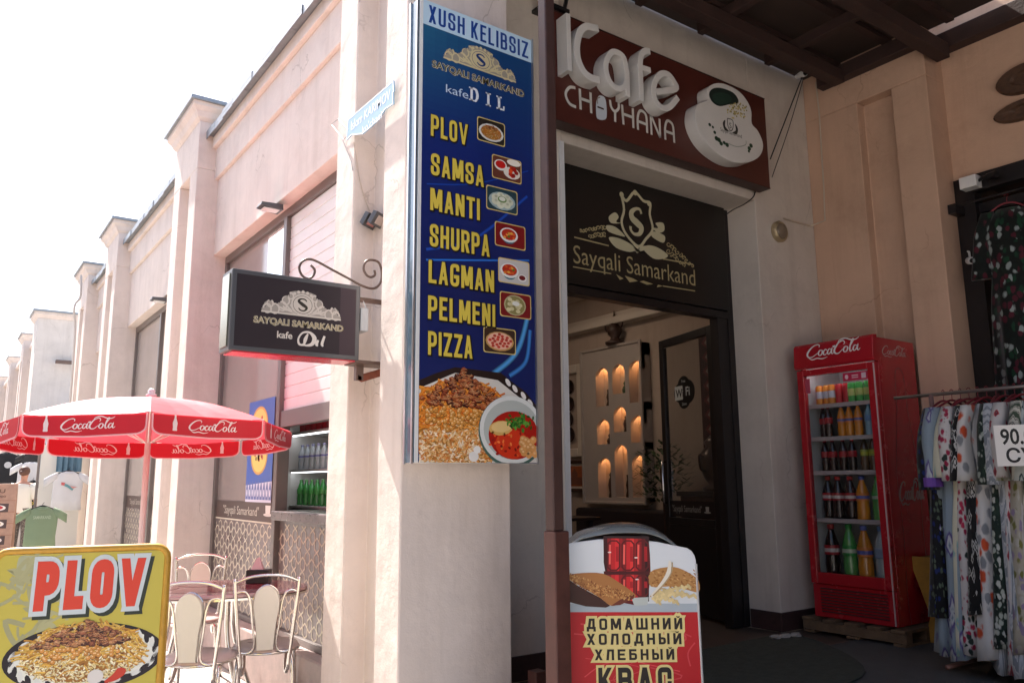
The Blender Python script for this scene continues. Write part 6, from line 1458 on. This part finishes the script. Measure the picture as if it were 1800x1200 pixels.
# white frame with plates
wf = thing('plate_display', 'white moulded wall frame holding round plates at the left of the niches', 'wall display', (5.95, 7.3, 1.35))
wmat = M('white_room_paint', (.50, .44, .38), .6)
MB().box(5.94, 5.999, 6.95, 7.05, 1.36, 2.43).box(5.94, 5.999, 7.62, 7.72, 1.36, 2.43).box(5.94, 5.999, 7.05, 7.62, 2.33, 2.43).box(5.94, 5.999, 7.05, 7.62, 1.36, 1.46).build('frame', wmat, wf, bevel=.012)
MB().box(5.985, 5.998, 7.05, 7.62, 1.46, 2.33).build('panel', room, wf)
for k, (yy, zz) in enumerate(((7.2, 2.18), (7.2, 1.98), (7.22, 1.80), (7.2, 1.62), (7.45, 2.08), (7.45, 1.86))):
    t = thing('wall_plate', 'round dark-rimmed plate hung in the white wall frame', 'plate', (5.98, yy, zz), group='plates in the white wall frame')
    b = MB(); b.loft([[(-x_, r_*math.cos(a), r_*math.sin(a)) for a in [2*math.pi*q/22 for q in range(22)]] for r_, x_ in ((.085, .022), (.08, .026), (.05, .012), (.045, .010))]); b.build('rim', fm, t, True, True)
    MB().prism(ell(0, 0, .05, .05, 18), -.0095, 'X', -.006).build('centre', M('plate_glaze', (.3, .24, .2), .25), t, True)
pf_ = thing('framed_picture', 'small orange framed picture below the wall plates', 'picture', (5.99, 7.12, 1.15))
MB().box(5.95, 5.995, 6.93, 6.965, .97, 1.32).box(5.95, 5.995, 7.42, 7.455, .97, 1.32).box(5.95, 5.995, 6.965, 7.42, 1.285, 1.32).box(5.95, 5.995, 6.965, 7.42, .97, 1.005).build('frame', fm, pf_, bevel=.005)
MB().box(5.965, 5.99, 6.965, 7.42, 1.005, 1.285).build('mount', wmat, pf_)
pr = Print((5.9645, 7.39, 1.03), (0, -1, 0), (0, 0, 1)); pr.poly([(0, 0), (.4, 0), (.4, .23), (0, .23)], 'a85a34', 0); pr.poly([(.02, .02), (.38, .02), (.38, .1), (.3, .1), (.3, .15), (.25, .2), (.2, .15), (.2, .1), (.02, .1)], '7a4a3a', 1); pr.poly(ell(.12, .14, .05, .05, 14), '8c5844', 1.2); pr.build('painting', ink_matte, pf_)
# furniture in the dark
st = thing('cafe_bench', 'dark upholstered bench along the cafe wall under the niche panel', 'bench', (5.7, 6.4, 0)); dk = M('dark_upholstery', (.022, .014, .016), .6, var=.3)
MB().box(5.4, 5.95, 5.6, 7.0, .12, .45).build('seat', dk, st, bevel=.03); MB().box(5.84, 5.98, 5.6, 7.0, .45, .80).build('backrest', dk, st, bevel=.03)
for yy in (5.65, 6.9): MB().box(5.45, 5.9, yy, yy+.06, 0, .12).build('leg', dk, st)
it = thing('cafe_dining_table', 'dark cafe dining table with a white cloth edge inside the doorway', 'table', (4.9, 6.3, 0))
MB().box(4.5, 5.25, 5.9, 6.9, .72, .75).build('table_top', M('dark_table', (.03, .018, .014), .3), it, bevel=.005)
for sx in (4.56, 5.15):
    for sy in (5.96, 6.8): MB().box(sx, sx+.05, sy, sy+.05, 0, .72).build('leg', dk, it)
vs = thing('flower_pot', 'white pot with a sprig of green leaves on the dark cafe table', 'plant pot', (4.95, 6.55, .751))
MB().lathe([(.05, 0), (.07, .12), (.075, .2), (.065, .2)], n=14).build('pot', M('white_pot', (.45, .43, .4), .4), vs, True, True)
leaf_m = M('plant_leaf', (.045, .085, .03), .5, var=.3)
def leaves(nm, c, rx, ry, rz_, n_, s, parent, local=True, drop=0):
    b = MB()
    for _ in range(n_):
        th, q = rnd.uniform(0, 6.28), rnd.random()**.5; p = Vector((c[0]+rx*q*math.cos(th), c[1]+ry*q*math.sin(th), c[2]+rz_*rnd.uniform(-1, 1)*(1-q*.5)))
        d = Vector((math.cos(th), math.sin(th), rnd.uniform(-.6, .8))).normalized(); sd = d.cross(Vector((0, 0, 1))).normalized()
        b.face([p, p+d*s*.5+sd*s*.2, p+d*s, p+d*s*.5-sd*s*.2])
    return b.build(nm, leaf_m, parent, local)
leaves('sprig', (0, 0, .28), .06, .06, .07, 45, .06, vs)
hp_ = thing('house_plant', 'dark trailing house plant beside the open door leaf inside the cafe', 'plant', (5.55, 5.35, 0))
MB().lathe([(.13, 0), (.18, .3), (.19, .36), (.16, .36)], n=16).build('pot', dk, hp_, True, True); MB().tube(cat([(0, 0, .3), (.02, .01, .8), (-.02, 0, 1.2)], 5), .02, 6).build('stem', fm, hp_, True)
leaves('foliage', (0, 0, 1.15), .26, .26, .35, 420, .085, hp_)
ct = thing('cafe_counter', 'dark red cabinet counter behind the open glass door', 'counter', (5.75, 4.85, 0))
MB().box(5.55, 5.98, 4.45, 5.15, 0, .95).build('body', M('dark_red_cabinet', (.07, .018, .022), .3, var=.3), ct, bevel=.008); MB().box(5.52, 5.99, 4.43, 5.17, .95, .99).build('worktop', dk, ct, bevel=.005)
for k in range(3): MB().box(5.54, 5.55, 4.48+.22*k, 4.67+.22*k, .12, .9).build('door', M('dark_red_cabinet', (.07, .018, .022), .3, var=.3), ct, bevel=.006)
sv = thing('samovar', 'dark samovar with pale cups on the red counter behind the glass door', 'samovar', (5.75, 4.9, .991))
MB().lathe([(.11, 0), (.12, .03), (.06, .06), (.1, .12), (.14, .22), (.13, .34), (.07, .4), (.09, .44), (.03, .5)], n=16).build('body', M('tarnished_metal', (.14, .11, .1), .3, .6), sv, True, True); MB().tube(cat([(-.12, 0, .3), (-.2, 0, .32), (-.19, 0, .2), (-.12, 0, .18)], 5), .01, 6).build('handle', fm, sv, True)
wh = thing('wall_hanging', 'dark red zigzag woven hanging on the far cafe wall seen through the door glass', 'wall hanging', (5.98, 5.2, 1.8))
pr = Print((5.9915, 5.23, 1.35), (0, -1, 0), (0, 0, 1)); pr.poly([(0, 0), (.2, 0), (.2, 1.15), (0, 1.15)], '3a1418', 0)
for k in range(8):
    for j in range(1): x_, y_ = .10+.16*j, .08+.14*k; pr.poly([(x_-.07, y_), (x_, y_-.06), (x_+.07, y_), (x_, y_+.06)], '6a2a2c', 1); pr.poly([(x_-.03, y_), (x_, y_-.03), (x_+.03, y_), (x_, y_+.03)], '9a8478', 1.5)
pr.build('weave', ink_matte, wh); MB().box(5.992, 5.998, 5.03, 5.23, 1.35, 2.5).build('backing', dk, wh); MB().box(5.975, 5.999, 5.0, 5.26, 2.5, 2.53).build('rod', fm, wh)
cl_ = thing('added_ceiling_lamp', 'plain ceiling lamp added out of view to light the cafe', 'lamp', (4.4, 6.2, 3.25))
MB().box(4.0, 4.8, 5.9, 6.5, 3.255, 3.298).build('housing', wmat, cl_); MB().box(4.03, 4.77, 5.93, 6.47, 3.249, 3.255).build('diffuser', glow('added_ceiling_glow', (1., .8, .62), 3.2), cl_)  # light source added out of view to brighten the room
# ---------------------------------------------------------------- far end of the street
mb_ = thing('menu_board', 'brown folding menu board with dish pictures far down the street', 'sign board', (.86, 17.0, ST), R(-10))
bw, bh = .34, 1.42
MB().hexa([(-bw, -.28, .12), (bw, -.28, .12), (bw, -.25, .12), (-bw, -.25, .12), (-bw, -.03, bh), (bw, -.03, bh), (bw, 0, bh), (-bw, 0, bh)]).build('panel', M('brown_menu_wood', (.36, .22, .16), .6, var=.2, scale=9), mb_, local=True, bevel=.006)
MB().hexa([(-bw, .26, .12), (bw, .26, .12), (bw, .29, .12), (-bw, .29, .12), (-bw, 0, bh), (bw, 0, bh), (bw, .03, bh), (-bw, .03, bh)]).build('rear_panel', M('brown_menu_wood', (.36, .22, .16), .6, var=.2, scale=9), mb_, local=True)
for x in (-bw+.03, bw-.03):
    MB().tube([(x, -.30, 0), (x, -.26, .2)], .012, 6).build('leg', frame_m, mb_, local=True); MB().tube([(x, .30, 0), (x, .28, .2)], .012, 6).build('leg', frame_m, mb_, local=True)
dv = Vector((0, .25, bh-.12)).normalized(); pr = Print((-bw, -.2825, .12), (1, 0, 0), dv, step=.002)
for k in range(6): pr.poly([(.0, .2*k+.02), (2*bw, .2*k+.02), (2*bw, .2*k+.027), (0, .2*k+.027)], '8a5c48', 1)
pr.text('MENU', .15, 1.16, .07, '4a2c22', 2, fit=.35); pr.text('OSH 25.000', .12, 1.08, .035, '4a2c22', 2, fit=.4)
for k, c in enumerate(('a82a34', 'b8a88a', 'a8b49a')):
    y = .82-.28*k; pr.poly([(.25, y), (.58, y), (.58, y+.15), (.25, y+.15)], '4a3a38', 2); pr.poly(ell(.42, y+.075, .12, .05, 14), 'd8d0c8', 3); pr.poly(ell(.42, y+.08, .08, .034, 12), c, 4)
pr.build('menu_print', ink_matte, mb_, local=True)
# person behind the board
pn = thing('person', 'person in a pale top and grey patterned trousers standing behind the far menu board', 'person', (1.36, 18.0, ST), R(150))
V = [(0, 0, .95), (0, -.01, 1.15), (0, 0, 1.36), (0, .005, 1.46), (0, -.01, 1.53), (0, -.015, 1.62), (0, 0, 1.70), (-.1, 0, .9), (-.11, -.02, .5), (-.11, .01, .08), (-.11, -.13, .03), (.1, 0, .9), (.12, -.03, .5), (.12, .0, .08), (.13, -.14, .03),
     (-.18, 0, 1.38), (-.24, .0, 1.12), (-.24, -.1, .92), (-.23, -.16, .84), (.18, 0, 1.38), (.25, .02, 1.12), (.28, -.12, .95), (.27, -.2, .9)]
Ed = [(0, 1), (1, 2), (2, 3), (3, 4), (4, 5), (5, 6), (0, 7), (7, 8), (8, 9), (9, 10), (0, 11), (11, 12), (12, 13), (13, 14), (2, 15), (15, 16), (16, 17), (17, 18), (2, 19), (19, 20), (20, 21), (21, 22)]
for s, base in ((-1, 18), (1, 22)):
    bx_ = V[base]
    for k in range(4):
        i = len(V); V += [(bx_[0]+s*(-.03+.02*k), bx_[1]-.05-.012*(k % 2), bx_[2]-.04), (bx_[0]+s*(-.03+.02*k), bx_[1]-.06, bx_[2]-.085+.01*abs(k-1.5))]; Ed += [(base, i), (i, i+1)]
    i = len(V); V.append((bx_[0]-s*.05, bx_[1]-.03, bx_[2]-.03)); Ed.append((base, i))
RAD = {0: (.15, .1), 1: (.125, .09), 2: (.15, .095), 3: (.055, .055), 4: (.055, .06), 5: (.078, .095), 6: (.05, .06), 7: (.095, .1), 8: (.06, .062), 9: (.038, .042), 10: (.035, .03), 11: (.095, .1), 12: (.06, .062), 13: (.038, .042), 14: (.035, .03), 15: (.06, .055), 16: (.042, .042), 17: (.03, .03), 18: (.035, .02), 19: (.06, .055), 20: (.042, .042), 21: (.03, .03), 22: (.035, .02)}
me = bpy.data.meshes.new('body'); me.from_pydata(V, Ed, []); bo = bpy.data.objects.new('body', me); C.objects.link(bo); bo.parent = pn
sk_ = bo.modifiers.new('skin', 'SKIN'); sk_.use_smooth_shade = True
for i, sv_ in enumerate(me.skin_vertices[0].data): sv_.radius = RAD.get(i, (.009, .009)); sv_.use_root = (i == 0)
bo.modifiers.new('sub', 'SUBSURF').levels = 1; bo.modifiers['sub'].render_levels = 2
me.materials.append(M('skin', (.45, .24, .17), .6))
def shell(nm, secs, mat, parent):
    b = MB(); b.loft([[(cx+rx*math.cos(a), cy+ry*math.sin(a), z) for a in [2*math.pi*k/18 for k in range(18)]] for cx, cy, z, rx, ry in secs], cap=False); return b.build(nm, mat, parent, True, True)
shell('top', [(0, 0, 1.43, .08, .075), (0, 0, 1.40, .17, .11), (0, 0, 1.3, .19, .13), (0, 0, 1.1, .165, .125), (0, 0, .98, .18, .13), (0, 0, .88, .19, .135)], M('pale_top', (.66, .68, .62), .8), pn)
for s in (-1, 1):
    b = MB(); b.tube([(s*.15, 0, 1.40), (s*.21, 0, 1.28), (s*.24, .01, 1.13)], [.075, .07, .065], 12); b.build('sleeve', M('pale_top', (.66, .68, .62), .8), pn, True, True)
    shell('trouser_leg', [(s*.085, 0, .96, .115, .12), (s*.1, 0, .85, .11, .115), (s*.11, -.02, .5, .085, .09), (s*.115, 0, .12, .075, .08)], ikat('grey_trouser_print', ('5a5450', '8a847e', '4a4644', '9a948c'), 14, 'leaf'), pn)
MB().blob((0, .01, 1.655), .093, .108, .10, 14, 8).blob((0, .1, 1.62), .05, .05, .05, 8, 6).build('hair', M('brown_hair', (.10, .045, .03), .6, var=.3, scale=60), pn, True, True)
for s in (-1, 1):
    MB().blob((s*.032, -.108, 1.625), .012, .006, .008, 8, 6).build('eye', white_p, pn, True, True)
MB().blob((0, -.117, 1.60), .012, .018, .02, 8, 6).build('nose', M('skin', (.45, .24, .17), .6), pn, True, True)
# T-shirts and cloths on display
def tshirt(label, px, py, d, scale, col, art=None, sleeve=.16, group='T-shirts hung out down the street', yaw=0.):
    p = deep(px, py, d); t = thing('t_shirt', label, 't-shirt', (p.x, p.y, p.z), R(-8)+yaw, group); s = scale
    m = M('cotton_%s' % label[:24].replace(' ', '_'), col, .85, var=.05)
    rg_ = []
    for v, w_, d_ in ((0, .085, .03), (.02, .13, .05), (.06, .20, .06), (.14, .235, .07), (.3, .235, .075), (.5, .23, .075), (.68, .24, .08)):
        rg_.append([(math.cos(a)*(w_+.006*math.sin(5*a+v*9)), math.sin(a)*(d_*.6+.008*math.sin(6*a)), -v) for a in [2*math.pi*k/26 for k in range(26)]])
    sc = lambda P_: [(x*s, y*s, z*s) for x, y, z in P_]
    MB().loft([sc(r_) for r_ in rg_]).build('cloth', m, t, True, True)
    for sd in (-1, 1):
        b = MB(); b.loft([sc([(sd*(x_+w_*.0)+sd*0+ .0, dd*math.sin(a), z_+hw*math.cos(a)) for a in [2*math.pi*k/12 for k in range(12)]]) for x_, z_, hw, dd in ((.17, -.085, .07, .03), (.27, -.135, .075, .034), (.375, -.205, .075, .032))]); b.build('sleeve', m, t, True, True)
    b = MB(); b.tube(cat(sc([(-.16, 0, -.045), (-.05, 0, .0), (0, 0, .012), (.05, 0, 0), (.16, 0, -.045)]), 4), .013, 6); b.tube(sc([(0, 0, .01), (0, 0, .05), (.02, 0, .07)]), .004, 6); b.build('hanger', black, t, True)
    MB().tube(sc([(.075*math.cos(a), -.03+.03*math.sin(a)*.5, -.012-.035*abs(math.sin(a))) for a in [math.pi+math.pi*k/8 for k in range(9)]]), .006, 6).build('collar', m, t, True)
    if art:
        pr = Print((-.2*s, -.058*s, -.5*s), (1, 0, 0), (0, 0, 1), step=.002); art(pr, s); pr.build('chest_print', ink_matte, t, True)
    return t
def art_green(pr, s):
    pr.text('SAMARKAND', .08*s, .3*s, .055*s, 'a4b49a', 1, fit=.26*s, offset=.02)
def art_bird(pr, s):
    pr.poly([(.12*s, .3*s), (.2*s, .27*s), (.3*s, .2*s), (.28*s, .16*s), (.2*s, .22*s), (.12*s, .26*s)], '5a8c94', 1); pr.poly([(.1*s, .31*s), (.16*s, .3*s), (.15*s, .25*s), (.1*s, .26*s)], 'b85a5a', 1.4); pr.poly([(.24*s, .24*s), (.36*s, .22*s), (.28*s, .2*s)], 'c88a84', 1.4)
def art_flowers(pr, s):
    for x, y, c in ((.22, .32, 'e0b23a'), (.15, .24, 'd8a830'), (.25, .1, '3a6a3a'), (.2, .16, '2e5a34'), (.26, .22, '3a7a40')): pr.poly(ell(x*s, y*s, .055*s, .055*s, 10), c, 1+y)
    pr.text('LOVE', .12*s, .0, .06*s, 'd8c83a', 2, fit=.18*s, offset=.03)
tshirt('sage green T-shirt hanging low in front of the others down the street', 75, 890, 10.8, .80, (.19, .26, .16), art_green)
tshirt('pale grey T-shirt with a small bird print down the street', 121, 828, 11.95, .84, (.58, .58, .60), art_bird)
tshirt('black T-shirt with yellow flowers down the street', 58, 845, 16.8, .98, (.02, .02, .022), art_flowers, yaw=R(40))
tshirt('white T-shirt behind the black flowered one', 55, 812, 17.2, 1.0, (.72, .72, .72))
tshirt('black T-shirt with a white patch at the left edge', 12, 796, 17.8, 1.2, (.02, .02, .022), lambda pr, s: pr.poly(ell(.24*s, .28*s, .06*s, .06*s, 12), 'c8c8c8', 1))
tshirt('small dark T-shirt hung above the white one', 54, 797, 17.5, .75, (.03, .03, .03))
for lab, x0, x1, ya, yb_, d, col in (('teal blue cloth hung under the red parasol edge, far away', 98, 148, 770, 829, 12.15, (.10, .18, .24)), ('pale blue cloth hung beside the teal one', 66, 100, 775, 832, 12.4, (.56, .64, .70))):
    A, B = deep(x0, yb_, d), deep(x1, ya, d); b = MB(); t = thing('hung_cloth', lab, 'cloth', ((A.x+B.x)/2, (A.y+B.y)/2, B.z), group='cloths hung out down the street')
    n_ = 14; fr_ = [(A.x+(B.x-A.x)*k/n_, A.y+(B.y-A.y)*k/n_+.03*math.sin(k*1.9)) for k in range(n_+1)]
    ring = fr_+[(x, y+.01) for x, y in fr_[::-1]]
    b.prism(ring, B.z, 'Z', A.z); b.build('cloth', M('cloth_'+lab[:9].replace(' ', '_'), col, .8, var=.08), t)
sp_ = thing('display_stand', 'thin brown pole stand carrying the clothes display down the street', 'stand', (1.1, 14.2, ST))
P1 = deep(81, 890, 12.3); MB().tube([(P1.x, P1.y, ST), (P1.x, P1.y, 1.72)], .02, 8).build('pole', M('brown_pole', (.3, .14, .1), .5), sp_); MB().tube([(-.5, 15.9, 1.72), (P1.x, P1.y, 1.72), (1.95, 14.2, 1.72)], .016, 8).build('cross_bar', M('brown_pole', (.3, .14, .1), .5), sp_)
MB().tube([(1.95, 14.2, 1.72), (1.95, 14.2, ST)], .016, 8).build('leg', M('brown_pole', (.3, .14, .1), .5), sp_); MB().tube([(-.5, 15.9, 1.72), (-.5, 15.9, ST)], .016, 8).build('leg', M('brown_pole', (.3, .14, .1), .5), sp_)
wsheet = thing('white_sheet', 'white backing sheet behind the grey T-shirt down the street', 'sheet', (1.5, 14.2, ST))
MB().box(1.27, 1.84, 14.2, 14.22, ST, 1.7).build('sheet', M('white_sheet_cloth', (.7, .68, .62), .8), wsheet); MB().box(1.23, 1.265, 14.2, 14.24, ST, 1.75).build('post', frame_m, wsheet)
# buildings across the street, unseen except in the glass, set near and tall to cut sky light
op = thing('opposite_building', 'pale building on the other side of the street', 'building', (-5.5, 8, ST))
MB().box(-12, -5.5, -25, 60, ST, 6.4).build('wall', peach, op)
